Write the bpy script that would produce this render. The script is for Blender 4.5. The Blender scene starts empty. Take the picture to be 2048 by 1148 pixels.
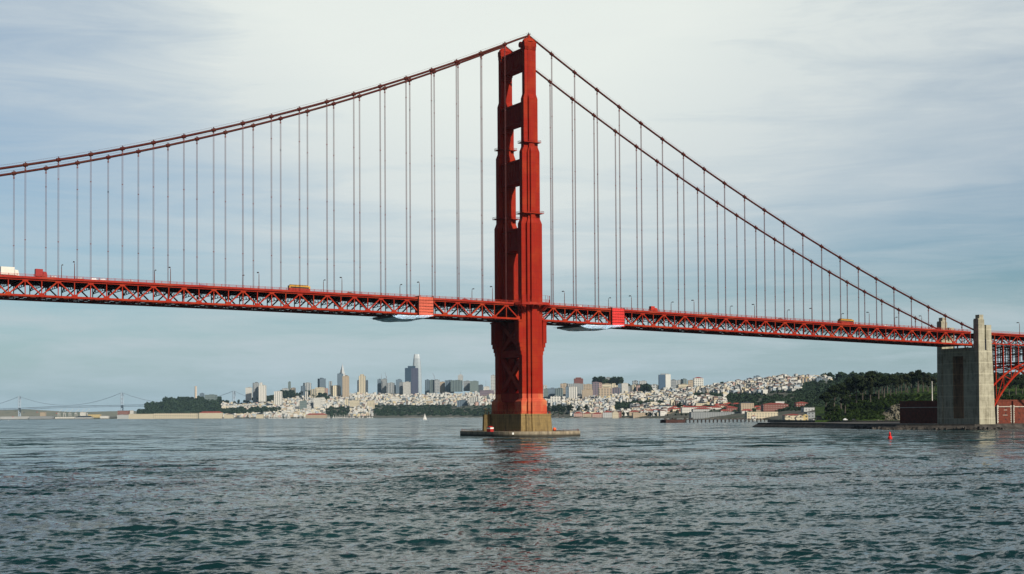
import bpy, math, random
import numpy as np
from mathutils import Vector
random.seed(7); RNG = np.random.default_rng(7)
sc = bpy.context.scene
COL = sc.collection
rad = math.radians

# ------------------------------------------------------------------ camera, world, sun, exposure
CX, CY, CZ, YAW, PIT, ROL, F, SY = -416.33, -718.68, 12.05, .51266, .02549, -.00585, 2965.0, 179.28
_d = np.array([math.sin(YAW)*math.cos(PIT), math.cos(YAW)*math.cos(PIT), math.sin(PIT)])
_r = np.array([math.cos(YAW), -math.sin(YAW), 0.0]); _u = np.cross(_r, _d)
_R = _r*math.cos(ROL) + _u*math.sin(ROL); _U = _u*math.cos(ROL) - _r*math.sin(ROL)
_C = np.array([CX, CY, CZ])
cam_d = bpy.data.cameras.new("camera"); cam = bpy.data.objects.new("camera", cam_d); COL.objects.link(cam)
from mathutils import Matrix
cam.matrix_world = Matrix(((_R[0], _U[0], -_d[0], CX), (_R[1], _U[1], -_d[1], CY), (_R[2], _U[2], -_d[2], CZ), (0, 0, 0, 1)))
cam_d.sensor_width = 36; cam_d.lens = 36*F/2048; cam_d.shift_y = SY/2048
cam_d.clip_start = 1; cam_d.clip_end = 60000
sc.camera = cam

SUN_AZ_VEC = np.array([.17, -.985]); SUN_AZ_VEC = SUN_AZ_VEC/np.linalg.norm(SUN_AZ_VEC); SUN_EL = rad(34)
sun_d = bpy.data.lights.new("sun", 'SUN'); sun = bpy.data.objects.new("sun", sun_d); COL.objects.link(sun)
sun_d.energy = 4.9; sun_d.angle = rad(1.2); sun_d.color = (1.0, .93, .80)
sd = Vector((SUN_AZ_VEC[0]*math.cos(SUN_EL), SUN_AZ_VEC[1]*math.cos(SUN_EL), math.sin(SUN_EL)))
sun.rotation_euler = sd.to_track_quat('Z', 'Y').to_euler()

sc.view_settings.view_transform = 'Standard'; sc.view_settings.look = 'None'
sc.view_settings.exposure = -0.03; sc.view_settings.gamma = 1.0; sc.view_settings.use_curve_mapping = False
sc.cycles.use_denoising = True
sc.cycles.volume_bounces = 0; sc.cycles.max_bounces = 6
sc.cycles.transparent_max_bounces = 8

class NT:
    """tiny node helper"""
    def __init__(s, tree): s.t = tree; s.n = tree.nodes; s.l = tree.links
    def node(s, typ, **kw):
        n = s.n.new(typ)
        for k, v in kw.items():
            if k == 'inp':
                for a, b in v.items():
                    if hasattr(b, 'is_output'): s.l.new(b, n.inputs[a])
                    else: n.inputs[a].default_value = b
            else: setattr(n, k, v)
        return n
    def math(s, op, a, b=None, clamp=False):
        d = {0: a}
        if b is not None: d[1] = b
        return s.node('ShaderNodeMath', operation=op, use_clamp=clamp, inp=d).outputs[0]
    def mix(s, fac, a, b, blend='MIX'):
        n = s.n.new('ShaderNodeMix'); n.data_type = 'RGBA'; n.blend_type = blend; n.clamp_result = False
        for i, v in ((0, fac), (6, a), (7, b)):
            if hasattr(v, 'is_output'): s.l.new(v, n.inputs[i])
            else: n.inputs[i].default_value = v if i == 0 else (tuple(v)+(1,))[:4]
        return n.outputs[2]
    def ramp(s, fac, pts):
        n = s.node('ShaderNodeMapRange', clamp=True, inp={0: fac, 1: pts[0], 2: pts[1]}); return n.outputs[0]
    def noise(s, vec, scale, detail=4, rough=.55, dist=0):
        return s.node('ShaderNodeTexNoise', inp={'Vector': vec, 'Scale': scale, 'Detail': detail, 'Roughness': rough, 'Distortion': dist}).outputs[0]
    def mapping(s, vec, scale=(1, 1, 1), loc=(0, 0, 0), rot=(0, 0, 0)):
        return s.node('ShaderNodeMapping', inp={0: vec, 1: loc, 2: rot, 3: scale}).outputs[0]

world = bpy.data.worlds.new("World"); sc.world = world; world.use_nodes = True
w = NT(world.node_tree); w.n.clear()
sky = w.node('ShaderNodeTexSky', sky_type='NISHITA', sun_disc=False, sun_elevation=SUN_EL,
             sun_rotation=math.atan2(SUN_AZ_VEC[0], SUN_AZ_VEC[1]), air_density=1.0, dust_density=1.2, ozone_density=2.0)
geo = w.node('ShaderNodeTexCoord').outputs['Generated']
sep = w.node('ShaderNodeSeparateXYZ', inp={0: geo})
el = w.math('MAXIMUM', sep.outputs[2], 0.0)
# directions of the frame in the sky: azimuth vector of the view axis
def dotc(v): return w.node('ShaderNodeVectorMath', operation='DOT_PRODUCT', inp={0: geo, 1: v}).outputs['Value']
h = w.math('ADD', el, .10)
cx_ = w.math('DIVIDE', dotc((_r[0], _r[1], 0)), h); cy_ = w.math('DIVIDE', 1.0, h)
plane = w.node('ShaderNodeCombineXYZ', inp={0: cx_, 1: cy_, 2: 0.0}).outputs[0]
n1 = w.noise(w.mapping(plane, (.55, .62, 1), (3.1, 1.7, 0)), 1.0, 7, .55, .35)
n2 = w.noise(w.mapping(plane, (2.0, 4.4, 1), (0.4, 7.3, 0), (0, 0, .25)), 1.0, 10, .66, .7)
n3 = w.noise(w.mapping(geo, (9, 9, 60), (2, 5, 1)), 1.0, 6, .6, .4)
def lobe(px, py, k):   # soft lobe of brightness around a fixed direction of the sky
    v = _d + (px-1024)/F*_R - (py-574-SY)/F*_U; v = v/np.linalg.norm(v)
    c = w.math('SUBTRACT', 1.0, dotc(tuple(v)))
    return w.math('EXPONENT', w.math('MULTIPLY', c, -k))
# cover: thick high veil that opens lower down
cover = w.ramp(el, (.085, .22))
cover = w.math('ADD', w.math('MULTIPLY', cover, .62), w.math('MULTIPLY', w.math('SUBTRACT', n1, .5), 1.5))
cover = w.math('ADD', cover, w.math('MULTIPLY', w.math('SUBTRACT', n2, .5), .75))
cover = w.math('ADD', cover, w.math('MULTIPLY', lobe(960, 20, 55), .75))
cover = w.math('ADD', cover, .16, clamp=True)
low = w.math('MULTIPLY', w.math('SUBTRACT', n3, .45, clamp=True), w.math('SUBTRACT', 1.0, w.ramp(el, (.05, .10))))
bright = w.math('ADD', w.math('MULTIPLY', lobe(980, -40, 34), .95), w.math('MULTIPLY', w.ramp(el, (.17, .30)), w.math('MULTIPLY', n2, .75)), clamp=True)
cloudcol = w.mix(bright, (.53, .61, .66), (.90, .95, .88))
cloudcol = w.mix(w.math('MULTIPLY', n2, .22), cloudcol, (.68, .68, .72))
skyc = w.node('ShaderNodeVectorMath', operation='SCALE', inp={0: sky.outputs[0], 3: .085}).outputs[0]
skyc = w.mix(1.0, skyc, (.80, .98, 1.07), 'MULTIPLY')
over = w.ramp(el, (.35, .75))
base = w.mix(w.math('MULTIPLY', cover, .93), skyc, cloudcol)
base = w.mix(w.math('MULTIPLY', low, 3.2, clamp=True), base, (.56, .62, .64))
side = w.ramp(dotc(tuple(_d/np.linalg.norm(_d))), (.70, .90))
clear = w.node('ShaderNodeVectorMath', operation='SCALE', inp={0: sky.outputs[0], 3: .05}).outputs[0]
base = w.mix(w.math('MULTIPLY', w.math('SUBTRACT', 1.0, w.ramp(el, (.0, .085))), .75), base, (.43, .585, .68))
base = w.mix(over, base, (.15, .19, .24))
base = w.mix(side, clear, base)
bg = w.node('ShaderNodeBackground', inp={0: base, 1: 1.0})
w.l.new(bg.outputs[0], w.node('ShaderNodeOutputWorld').inputs[0])

# ------------------------------------------------------------------ placing helpers (a photo pixel at a chosen distance gives a world point)
def ray(px, py): return _d + (px-1024)/F*_R - (py-574-SY)/F*_U
def onY(px, py, Y): v = ray(px, py); return _C + v*(Y-CY)/v[1]
def onZ(px, py, Z): v = ray(px, py); return _C + v*(Z-CZ)/v[2]
def at(px, py, D): return _C + ray(px, py)*D
def hor(px): return 574+SY + F*math.tan(PIT)*1.0 + (1024-px)*math.tan(-ROL)*1.0
def ptz(px, z, D):      # ground point in pixel column px, at distance D, at height z
    a = at(px, 830, D); b = at(px, 831, D); k = (z-a[2])/(b[2]-a[2]); return a+(b-a)*k
def interp(x, pts):
    return float(np.interp(x, [p[0] for p in pts], [p[1] for p in pts]))

# ------------------------------------------------------------------ mesh helpers
class MB:
    def __init__(s): s.v = []; s.f = []
    def add(s, vs, fs):
        b = len(s.v); s.v += [tuple(map(float, v)) for v in vs]; s.f += [tuple(i+b for i in f) for f in fs]
    def box(s, x0, x1, y0, y1, z0, z1):
        s.add([(x0,y0,z0),(x1,y0,z0),(x1,y1,z0),(x0,y1,z0),(x0,y0,z1),(x1,y0,z1),(x1,y1,z1),(x0,y1,z1)],
              [(0,3,2,1),(4,5,6,7),(0,1,5,4),(1,2,6,5),(2,3,7,6),(3,0,4,7)]); return s
    def cbox(s, c, sx, sy, sz, rz=0, z0=True, taper=1.0):
        ca, sa = math.cos(rz), math.sin(rz); vs = []
        for k, z in ((1, 0), (taper, sz)):
            for x, y in ((-sx/2,-sy/2),(sx/2,-sy/2),(sx/2,sy/2),(-sx/2,sy/2)):
                x *= k; y *= k; vs.append((c[0]+x*ca-y*sa, c[1]+x*sa+y*ca, c[2]+z-(0 if z0 else sz/2)))
        s.add(vs, [(0,3,2,1),(4,5,6,7),(0,1,5,4),(1,2,6,5),(2,3,7,6),(3,0,4,7)]); return s
    def gable(s, c, sx, sy, hw, hr, rz=0, over=0):     # roof prism, ridge along local x
        ca, sa = math.cos(rz), math.sin(rz); L = []
        for x, y, z in ((-sx/2-over,-sy/2-over,0),(sx/2+over,-sy/2-over,0),(sx/2+over,sy/2+over,0),(-sx/2-over,sy/2+over,0),(-sx/2-over,0,hr),(sx/2+over,0,hr)):
            L.append((c[0]+x*ca-y*sa, c[1]+x*sa+y*ca, c[2]+hw+z))
        s.add(L, [(0,3,2,1),(0,1,5,4),(2,3,4,5),(1,2,5),(3,0,4)]); return s
    def hip(s, c, sx, sy, hw, hr, rz=0):
        ca, sa = math.cos(rz), math.sin(rz); L = []; k = max(sx/2-sy/2, 0.01)
        for x, y, z in ((-sx/2,-sy/2,0),(sx/2,-sy/2,0),(sx/2,sy/2,0),(-sx/2,sy/2,0),(-k,0,hr),(k,0,hr)):
            L.append((c[0]+x*ca-y*sa, c[1]+x*sa+y*ca, c[2]+hw+z))
        s.add(L, [(0,3,2,1),(0,1,5,4),(2,3,4,5),(1,2,5),(3,0,4)]); return s
    def beam(s, p, q, wd, ht, up=(0,0,1)):
        p = np.array(p, float); q = np.array(q, float); t = q-p; t = t/np.linalg.norm(t)
        a = np.cross(t, up); n = np.linalg.norm(a)
        a = np.array([1., 0, 0]) if n < 1e-6 else a/n
        b = np.cross(a, t); vs = []
        for e in (p, q):
            for i, j in ((-1,-1),(1,-1),(1,1),(-1,1)): vs.append(e+a*i*wd/2+b*j*ht/2)
        s.add(vs, [(0,3,2,1),(4,5,6,7),(0,1,5,4),(1,2,6,5),(2,3,7,6),(3,0,4,7)]); return s
    def tube(s, pts, r, n=8, caps=True):
        pts = [np.array(p, float) for p in pts]; rs = r if isinstance(r, (list, tuple)) else [r]*len(pts); vs = []
        for i, p in enumerate(pts):
            t = pts[min(i+1, len(pts)-1)]-pts[max(i-1, 0)]; t = t/np.linalg.norm(t)
            a = np.cross(t, (0, 0, 1) if abs(t[2]) < .95 else (0, 1, 0)); a = a/np.linalg.norm(a); b = np.cross(a, t)
            for k in range(n):
                w_ = 2*math.pi*k/n; vs.append(p+(a*math.cos(w_)+b*math.sin(w_))*rs[i])
        fs = [(i*n+k, i*n+(k+1) % n, (i+1)*n+(k+1) % n, (i+1)*n+k) for i in range(len(pts)-1) for k in range(n)]
        if caps: fs += [tuple(range(n)), tuple(range((len(pts)-1)*n+n-1, (len(pts)-1)*n-1, -1))]
        s.add(vs, fs); return s
    def loft(s, rings):           # list of (polygon [(x,y)..], z)
        n = len(rings[0][0]); vs = [(x, y, z) for poly, z in rings for x, y in poly]
        fs = [(i*n+k, i*n+(k+1) % n, (i+1)*n+(k+1) % n, (i+1)*n+k) for i in range(len(rings)-1) for k in range(n)]
        fs += [tuple(range(n))[::-1], tuple(range((len(rings)-1)*n, len(rings)*n))]
        s.add(vs, fs); return s
    def ball(s, c, r, n=8, m=5, sz=1.0):
        vs = [(c[0], c[1], c[2]-r*sz)]; fs = []
        for j in range(1, m):
            a = -math.pi/2+math.pi*j/m
            for k in range(n): vs.append((c[0]+r*math.cos(a)*math.cos(2*math.pi*k/n), c[1]+r*math.cos(a)*math.sin(2*math.pi*k/n), c[2]+r*sz*math.sin(a)))
        vs.append((c[0], c[1], c[2]+r*sz)); top = len(vs)-1
        for k in range(n):
            fs.append((0, 1+(k+1) % n, 1+k)); fs.append((top, top-n+k, top-n+(k+1) % n))
            for j in range(m-2): fs.append((1+j*n+k, 1+j*n+(k+1) % n, 1+(j+1)*n+(k+1) % n, 1+(j+1)*n+k))
        s.add(vs, fs); return s
    def build(s, name, mat, parent=None, label=None, smooth=False, loc=None):
        me = bpy.data.meshes.new(name)
        vs = s.v
        if loc is not None: vs = [(v[0]-loc[0], v[1]-loc[1], v[2]-loc[2]) for v in vs]
        me.from_pydata(vs, [], s.f); me.materials.append(mat); me.update()
        if smooth: me.polygons.foreach_set('use_smooth', [True]*len(me.polygons))
        o = bpy.data.objects.new(name, me); COL.objects.link(o)
        if parent is not None: o.parent = parent
        if loc is not None and parent is None: o.location = loc
        if label: o['label'] = label
        return o

def mesh_np(name, v, f, mat, mats=None, smooth=False):
    me = bpy.data.meshes.new(name); nv, nf, k = len(v), len(f), f.shape[1]
    me.vertices.add(nv); me.vertices.foreach_set('co', np.asarray(v, np.float32).ravel())
    me.loops.add(nf*k); me.loops.foreach_set('vertex_index', np.asarray(f, np.int32).ravel())
    me.polygons.add(nf); me.polygons.foreach_set('loop_start', np.arange(nf, dtype=np.int32)*k)
    try: me.polygons.foreach_set('loop_total', np.full(nf, k, np.int32))
    except Exception: pass
    if smooth: me.polygons.foreach_set('use_smooth', np.ones(nf, bool))
    me.update(calc_edges=True); me.materials.append(mat)
    o = bpy.data.objects.new(name, me); COL.objects.link(o); return o
def empty(name, loc=(0, 0, 0), rz=0, parent=None):
    o = bpy.data.objects.new(name, None); COL.objects.link(o); o.location = loc; o.rotation_euler = (0, 0, rz)
    if parent is not None: o.parent = parent
    return o
def tag(o, label=None, cat=None, group=None, kind=None):
    if label: o['label'] = label
    if cat: o['category'] = cat
    if group: o['group'] = group
    if kind: o['kind'] = kind
    return o
def copy_tree(o, parent=None):
    c = o.copy(); COL.objects.link(c)
    if parent is not None: c.parent = parent
    for ch in [x for x in o.children]: copy_tree(ch, c)
    return c

# ------------------------------------------------------------------ materials
MATS = {}
def new_mat(name):
    m = bpy.data.materials.new(name); m.use_nodes = True; t = NT(m.node_tree); b = t.n['Principled BSDF']; return m, t, b
def plain(name, col, rough=.6, var=.25, scale=.5, metal=0, spec=.4):
    if name in MATS: return MATS[name]
    m, t, b = new_mat(name); pos = t.node('ShaderNodeNewGeometry').outputs['Position']
    n = t.noise(pos, scale, 4)
    c = t.mix(t.ramp(n, (.35, .7)), tuple(x*(1-var) for x in col), tuple(min(1, x*(1+var*.6)) for x in col))
    t.l.new(c, b.inputs['Base Color']); b.inputs['Roughness'].default_value = rough; b.inputs['Metallic'].default_value = metal
    b.inputs['Specular IOR Level'].default_value = spec; MATS[name] = m; return m
def paint_steel(name, col, plates=True, streak=.45, rough=.65):
    m, t, b = new_mat(name); pos = t.node('ShaderNodeNewGeometry').outputs['Position']
    s1 = t.noise(t.mapping(pos, (.9, .9, .045)), 1.0, 6, .65)
    s2 = t.noise(pos, .12, 4); s3 = t.noise(t.mapping(pos, (.35, .35, .35)), 1.0, 8, .7)
    dark = tuple(x*.50 for x in col); hi = (min(1, col[0]*1.15), col[1]*2.6, col[2]*2.2)
    c = t.mix(t.math('MULTIPLY', t.ramp(s1, (.48, .72)), streak), col, dark)
    c = t.mix(t.math('MULTIPLY', t.ramp(s2, (.46, .62)), .65), c, hi)
    c = t.mix(t.math('MULTIPLY', t.ramp(s3, (.60, .74)), .40), c, (.16, .05, .025))
    if plates:
        sp = t.node('ShaderNodeSeparateXYZ', inp={0: pos})
        hh = t.math('ADD', sp.outputs[0], sp.outputs[1])
        lz = t.math('LESS_THAN', t.math('FRACT', t.math('DIVIDE', sp.outputs[2], 3.4)), .05)
        lx = t.math('LESS_THAN', t.math('FRACT', t.math('DIVIDE', hh, 1.07)), .09)
        k = t.math('MULTIPLY', t.math('MAXIMUM', lz, lx), .42)
        c = t.mix(k, c, tuple(x*.35 for x in col))
    t.l.new(c, b.inputs['Base Color']); b.inputs['Roughness'].default_value = rough; b.inputs['Specular IOR Level'].default_value = .14
    MATS[name] = m; return m
def concrete(name, col, stain, lift=1.2, streak=.7):
    m, t, b = new_mat(name); pos = t.node('ShaderNodeNewGeometry').outputs['Position']
    s1 = t.noise(t.mapping(pos, (.55, .55, .05)), 1.0, 7, .7); s2 = t.noise(pos, .25, 6, .7); s3 = t.noise(pos, 1.7, 5, .7)
    c = t.mix(t.math('MULTIPLY', t.ramp(s1, (.46, .70)), streak), col, stain)
    c = t.mix(t.math('MULTIPLY', t.ramp(s2, (.50, .75)), .6), c, tuple(x*.45 for x in stain))
    c = t.mix(t.math('MULTIPLY', t.ramp(s3, (.5, .8)), .35), c, tuple(min(1, x*1.25) for x in col))
    sp = t.node('ShaderNodeSeparateXYZ', inp={0: pos})
    lz = t.math('LESS_THAN', t.math('FRACT', t.math('DIVIDE', sp.outputs[2], lift)), .09)
    lz2 = t.math('LESS_THAN', t.math('FRACT', t.math('DIVIDE', sp.outputs[2], lift*5)), .04)
    c = t.mix(t.math('MULTIPLY', lz, .22), c, tuple(x*.5 for x in stain))
    c = t.mix(t.math('MULTIPLY', lz2, .7), c, tuple(min(1, x*1.5) for x in col))
    c = t.mix(t.ramp(sp.outputs[2], (1.7, .5)), c, (.035, .032, .022))
    t.l.new(c, b.inputs['Base Color']); b.inputs['Roughness'].default_value = .85
    bp = t.node('ShaderNodeBump', inp={'Strength': .5, 'Distance': .3, 'Height': s2}); t.l.new(bp.outputs[0], b.inputs['Normal'])
    MATS[name] = m; return m
def facade(name, wall, glass, wx=3.0, wz=3.3, fx=.45, fz=.45, roof=None, rough=.7):
    """walls with a window grid measured in metres, roofs plain"""
    if name in MATS: return MATS[name]
    m, t, b = new_mat(name); g = t.node('ShaderNodeNewGeometry'); tc = t.node('ShaderNodeTexCoord')
    sp = t.node('ShaderNodeSeparateXYZ', inp={0: tc.outputs['Object']}); nn = t.node('ShaderNodeSeparateXYZ', inp={0: tc.outputs['Normal']})
    ax = t.math('ABSOLUTE', nn.outputs[0]); ay = t.math('ABSOLUTE', nn.outputs[1])
    hh = t.math('ADD', t.math('MULTIPLY', sp.outputs[0], ay), t.math('MULTIPLY', sp.outputs[1], ax))
    a = t.math('LESS_THAN', t.math('FRACT', t.math('DIVIDE', t.math('ADD', hh, 400.3), wx)), fx)
    c_ = t.math('LESS_THAN', t.math('FRACT', t.math('DIVIDE', t.math('ADD', sp.outputs[2], 400.2), wz)), fz)
    k = t.math('MULTIPLY', a, c_)
    up = t.math('GREATER_THAN', nn.outputs[2], .3)
    var = t.noise(g.outputs['Position'], .03, 3)
    wc = t.mix(t.math('MULTIPLY', var, .35), wall, tuple(x*.7 for x in wall))
    c = t.mix(k, wc, glass); c = t.mix(up, c, roof or tuple(x*.55 for x in wall))
    t.l.new(c, b.inputs['Base Color']); b.inputs['Roughness'].default_value = rough
    MATS[name] = m; return m

ORANGE = (.30, .012, .0025)
M_TOW = paint_steel('tower_paint', ORANGE)
M_PRIMER = paint_steel('primer_paint', (.50, .080, .040), streak=.25)
M_TRUSS = paint_steel('truss_paint', (.33, .017, .004), plates=False, streak=.3)
M_DARKRED = paint_steel('floor_shade_steel', (.07, .008, .005), plates=False, rough=.7)  # truss orange darkened so the colour carries the shade under the deck
M_CABLE = paint_steel('cable_paint_backlit', (.07, .009, .006), plates=False, streak=.2)  # orange cable paint darkened, its backlit shade put into the colour
M_SUSP = plain('rope_paint', (.16, .035, .032), .6, .4, .8)
M_RAIL = paint_steel('rail_paint', (.34, .022, .012), plates=False)
M_ROAD = plain('asphalt', (.05, .05, .052), .85)
M_PIER = concrete('pier_concrete', (.24, .165, .06), (.055, .036, .016), 2.4, .8)
M_PYL = concrete('pylon_concrete', (.40, .375, .28), (.12, .10, .06), 1.5, .85)
M_FEND = concrete('fender_concrete', (.36, .30, .21), (.07, .045, .028), 3.0, .9)
M_ROCK = plain('rock', (.06, .052, .045), .9, .6, .3)
M_BRICK = plain('fort_brick', (.15, .032, .016), .9, .35, .5)
M_BRICK_T = plain('fort_trim', (.52, .49, .42), .8, .2, .5)
M_BLACK = plain('dark_opening', (.012, .012, .014), .5, .1)
M_WHITE = plain('white_paint', (.78, .77, .72), .5, .08)
M_GLASS = plain('dark_glass', (.02, .025, .03), .1, .1)
M_TYRE = plain('rubber', (.02, .02, .02), .8, .1)
M_LAMP = plain('lamp_steel', (.13, .035, .02), .5, .3)

# ------------------------------------------------------------------ water: one real wave sheet, finer near the boat
def make_water():
    rs = [2.0]
    while rs[-1] < 15000:
        r = rs[-1]
        k = .05 if r < 60 else (.0021 if r < 420 else (.0036 if r < 1500 else .012))
        rs.append(r*(1+k))
    rs = np.array(rs)
    th0 = YAW
    dense = np.linspace(-rad(21.5), rad(21.5), 640)
    out = np.linspace(rad(21.5), 2*math.pi-rad(21.5), 90)[1:-1]
    th = np.concatenate([dense, out])
    nr, nt = len(rs), len(th)
    dth = np.gradient(np.concatenate([th, [th[0]+2*math.pi]]))[:-1]
    T, Rr = np.meshgrid(th, rs)
    X = CX+Rr*np.sin(T+th0); Y = CY+Rr*np.cos(T+th0)
    sp_r = np.gradient(rs)[:, None]*np.ones((1, nt)); sp_t = Rr*dth[None, :]
    sp = np.maximum(sp_r, sp_t).astype(np.float32)
    X = X.astype(np.float32); Y = Y.astype(np.float32)
    H = np.zeros_like(X); DX = np.zeros_like(X); DY = np.zeros_like(X)
    rg = np.random.default_rng(3)
    # slow patches of stronger and weaker chop
    patch = np.zeros_like(X)
    for i in range(10):
        a = rg.uniform(0, 2*math.pi); L = rg.uniform(25, 160)
        patch += np.sin(2*math.pi/L*(X*math.cos(a)+Y*math.sin(a))+rg.uniform(0, 6.28)).astype(np.float32)
    patch = 1.0+.085*patch; patch = np.clip(patch, .45, 1.7)
    view = math.atan2(math.cos(th0), math.sin(th0))
    for i in range(110):
        L = .42*(15/.42)**((i+rg.uniform(0, 1))/110)
        a = view+math.pi+.25+rg.normal(0, .50)
        A = .0096*L**.72*(1.0 if L < 2.5 else .66)*(.75 if L > 6 else 1)
        k = 2*math.pi/L; kx, ky = k*math.cos(a), k*math.sin(a)
        ph = kx*X+ky*Y+rg.uniform(0, 6.28)
        fade = np.clip((L/(sp*2.2)-1)*.8, 0, 1)
        if fade.max() <= 0: continue
        am = A*fade*patch; s, c = np.sin(ph), np.cos(ph)
        H += am*s; DX += am*c*math.cos(a)*.85; DY += am*c*math.sin(a)*.85
    near = H[(rs > 80) & (rs < 250)][:, :640]; q_ = float(np.quantile(near, .9993)); sg_ = float(near.std())
    print('WAVE', sg_, q_)
    foam = np.clip((H-q_)/(.35*sg_), 0, 1)
    rf = np.sqrt(((X-.3)/27.5)**2+((Y-13.7)/41.0)**2)      # wash against the fender and the sea wall
    foam = np.maximum(foam, ((rf > .99) & (rf < 1.07) & (X > -5))*.75)
    foam = np.maximum(foam, ((X > 330) & (X < 520) & (Y > -18.5) & (Y < -9))*.8)
    V = np.stack([X+DX, Y+DY, H], -1).reshape(-1, 3)
    i, j = np.meshgrid(np.arange(nr-1), np.arange(nt), indexing='ij'); j2 = (j+1) % nt
    Fc = np.stack([i*nt+j, (i+1)*nt+j, (i+1)*nt+j2, i*nt+j2], -1).reshape(-1, 4)
    Fc = Fc[:, ::-1]
    m, t, b = new_mat('sea_water')
    pos = t.node('ShaderNodeNewGeometry').outputs['Position']
    b.inputs['IOR'].default_value = 1.28
    dist = t.node('ShaderNodeVectorMath', operation='DISTANCE', inp={0: pos, 1: (CX, CY, 0)}).outputs['Value']
    gust = t.noise(t.mapping(pos, (.35, 1.0, .1), rot=(0, 0, -YAW)), .0085, 4, .5, .3)
    gust2 = t.noise(t.mapping(pos, (.25, 1.0, .1), (40, 10, 0), rot=(0, 0, -YAW)), .03, 5, .6, .3)
    # wave facets too small for the mesh: tilts at every scale from 60 m down to ripples
    def tilt(scale, det, ro, k, off):
        n_ = t.node('ShaderNodeTexNoise', inp={'Vector': t.mapping(pos, (.55, 1, .3), (off, 0, 0), rot=(0, 0, -YAW)), 'Scale': scale, 'Detail': det, 'Roughness': ro, 'Distortion': .2}).outputs['Color']
        v = t.node('ShaderNodeVectorMath', operation='SUBTRACT', inp={0: n_, 1: (.5, .5, .5)}).outputs[0]
        v = t.node('ShaderNodeVectorMath', operation='MULTIPLY', inp={0: v, 1: (1, 1, 0)}).outputs[0]
        return t.node('ShaderNodeVectorMath', operation='SCALE', inp={0: v, 3: k}).outputs[0]
    k1 = t.math('MULTIPLY', t.ramp(dist, (90.0, 650.0)), 6.0)
    k1 = t.math('ADD', k1, 1.0)
    st = t.math('ADD', t.math('MULTIPLY', t.ramp(gust, (.38, .60)), .45), .55)
    fwd = t.node('ShaderNodeVectorMath', operation='DOT_PRODUCT', inp={0: t.node('ShaderNodeVectorMath', operation='SUBTRACT', inp={0: pos, 1: (CX, CY, 0)}).outputs[0], 1: (math.sin(YAW), math.cos(YAW), 0)}).outputs['Value']
    fwd = t.math('ADD', fwd, t.math('MULTIPLY', t.math('SUBTRACT', gust, .5), 420.0))    # tide rip line with calmer water behind it
    band = t.math('MULTIPLY', t.ramp(fwd, (500.0, 600.0)), t.math('SUBTRACT', 1.0, t.ramp(fwd, (720.0, 800.0))))
    calm = t.math('MULTIPLY', t.ramp(fwd, (740.0, 860.0)), t.math('SUBTRACT', 1.0, t.ramp(fwd, (1300.0, 2500.0))))
    st = t.math('ADD', st, t.math('MULTIPLY', band, 1.0)); st = t.math('SUBTRACT', st, t.math('MULTIPLY', calm, .12))
    v1 = tilt(.045, 9, .80, t.math('MULTIPLY', k1, st), 3.0); v2 = tilt(1.3, 6, .75, t.math('MULTIPLY', st, 2.9), 9.0)
    nv = t.node('ShaderNodeVectorMath', operation='ADD', inp={0: t.node('ShaderNodeNewGeometry').outputs['Normal'], 1: v1}).outputs[0]
    nv = t.node('ShaderNodeVectorMath', operation='ADD', inp={0: nv, 1: v2}).outputs[0]
    nv = t.node('ShaderNodeVectorMath', operation='NORMALIZE', inp={0: nv}).outputs[0]
    t.l.new(nv, b.inputs['Normal'])
    c = t.mix(t.ramp(gust2, (.4, .65)), (.004, .022, .024), (.008, .036, .038))
    at_ = t.node('ShaderNodeAttribute', attribute_name='foam')
    fn = t.noise(pos, 3.0, 5, .7)
    fk = t.math('MULTIPLY', at_.outputs['Fac'], t.ramp(fn, (.50, .62)))
    c = t.mix(fk, c, (.7, .75, .75)); t.l.new(c, b.inputs['Base Color'])
    rr = t.math('ADD', t.math('MULTIPLY', t.ramp(dist, (120.0, 2500.0)), .08), .06)
    rr = t.math('ADD', rr, t.math('MULTIPLY', fk, .5)); t.l.new(rr, b.inputs['Roughness'])
    o = mesh_np('water', V, Fc, m, smooth=True)
    at2 = o.data.attributes.new('foam', 'FLOAT', 'POINT'); at2.data.foreach_set('value', foam.astype(np.float32).ravel())
    tag(o, 'choppy dark teal water of the strait', kind='structure')
make_water()

# ------------------------------------------------------------------ suspension bridge
SP = 15.24; W = 27.4
def ztop(x):  # top chord of the stiffening truss
    return 73.0-.0234*x if x > 0 else 73.0-.0176*x-(x*x)*.0000095
def zcable(x):
    if x >= 0: return 225.6-.5925*x+3.92e-4*x*x
    return 225.6+.4575*x+4.1e-4*x*x
bridge = empty('suspension_bridge', (0, 0, 0))
tag(bridge, 'red orange suspension bridge with one tall tower crossing the strait', 'bridge')
def plus(hx, hy, cx=0, cy=0):     # stepped cross plan with three tiers
    a, b_, c = hx; A, B, Cc = hy; q = [(a, A), (b_, A), (b_, B), (c, B), (c, Cc)]
    pts = [(x, y) for x, y in q] + [(-x, y) for x, y in q[::-1]] + [(-x, -y) for x, y in q] + [(x, -y) for x, y in q[::-1]]
    return [(cx+x, cy+y) for x, y in pts][::-1]
tower = empty('tower', (0, 0, 0), parent=bridge)
S_BASE = ((8.2, 4.66, 2.8), (3.6, 5.0, 6.3)); S4 = ((6.7, 3.8, 1.85), (2.0, 3.5, 4.75))
S3 = ((5.67, 2.6, 1.36), (1.6, 2.6, 3.7)); S2 = ((4.53, 1.8, 1.15), (1.6, 2.75, 2.95)); S1 = ((3.7, 1.6, .8), (1.45, 1.6, 1.65))
LEGX = .3
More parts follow.
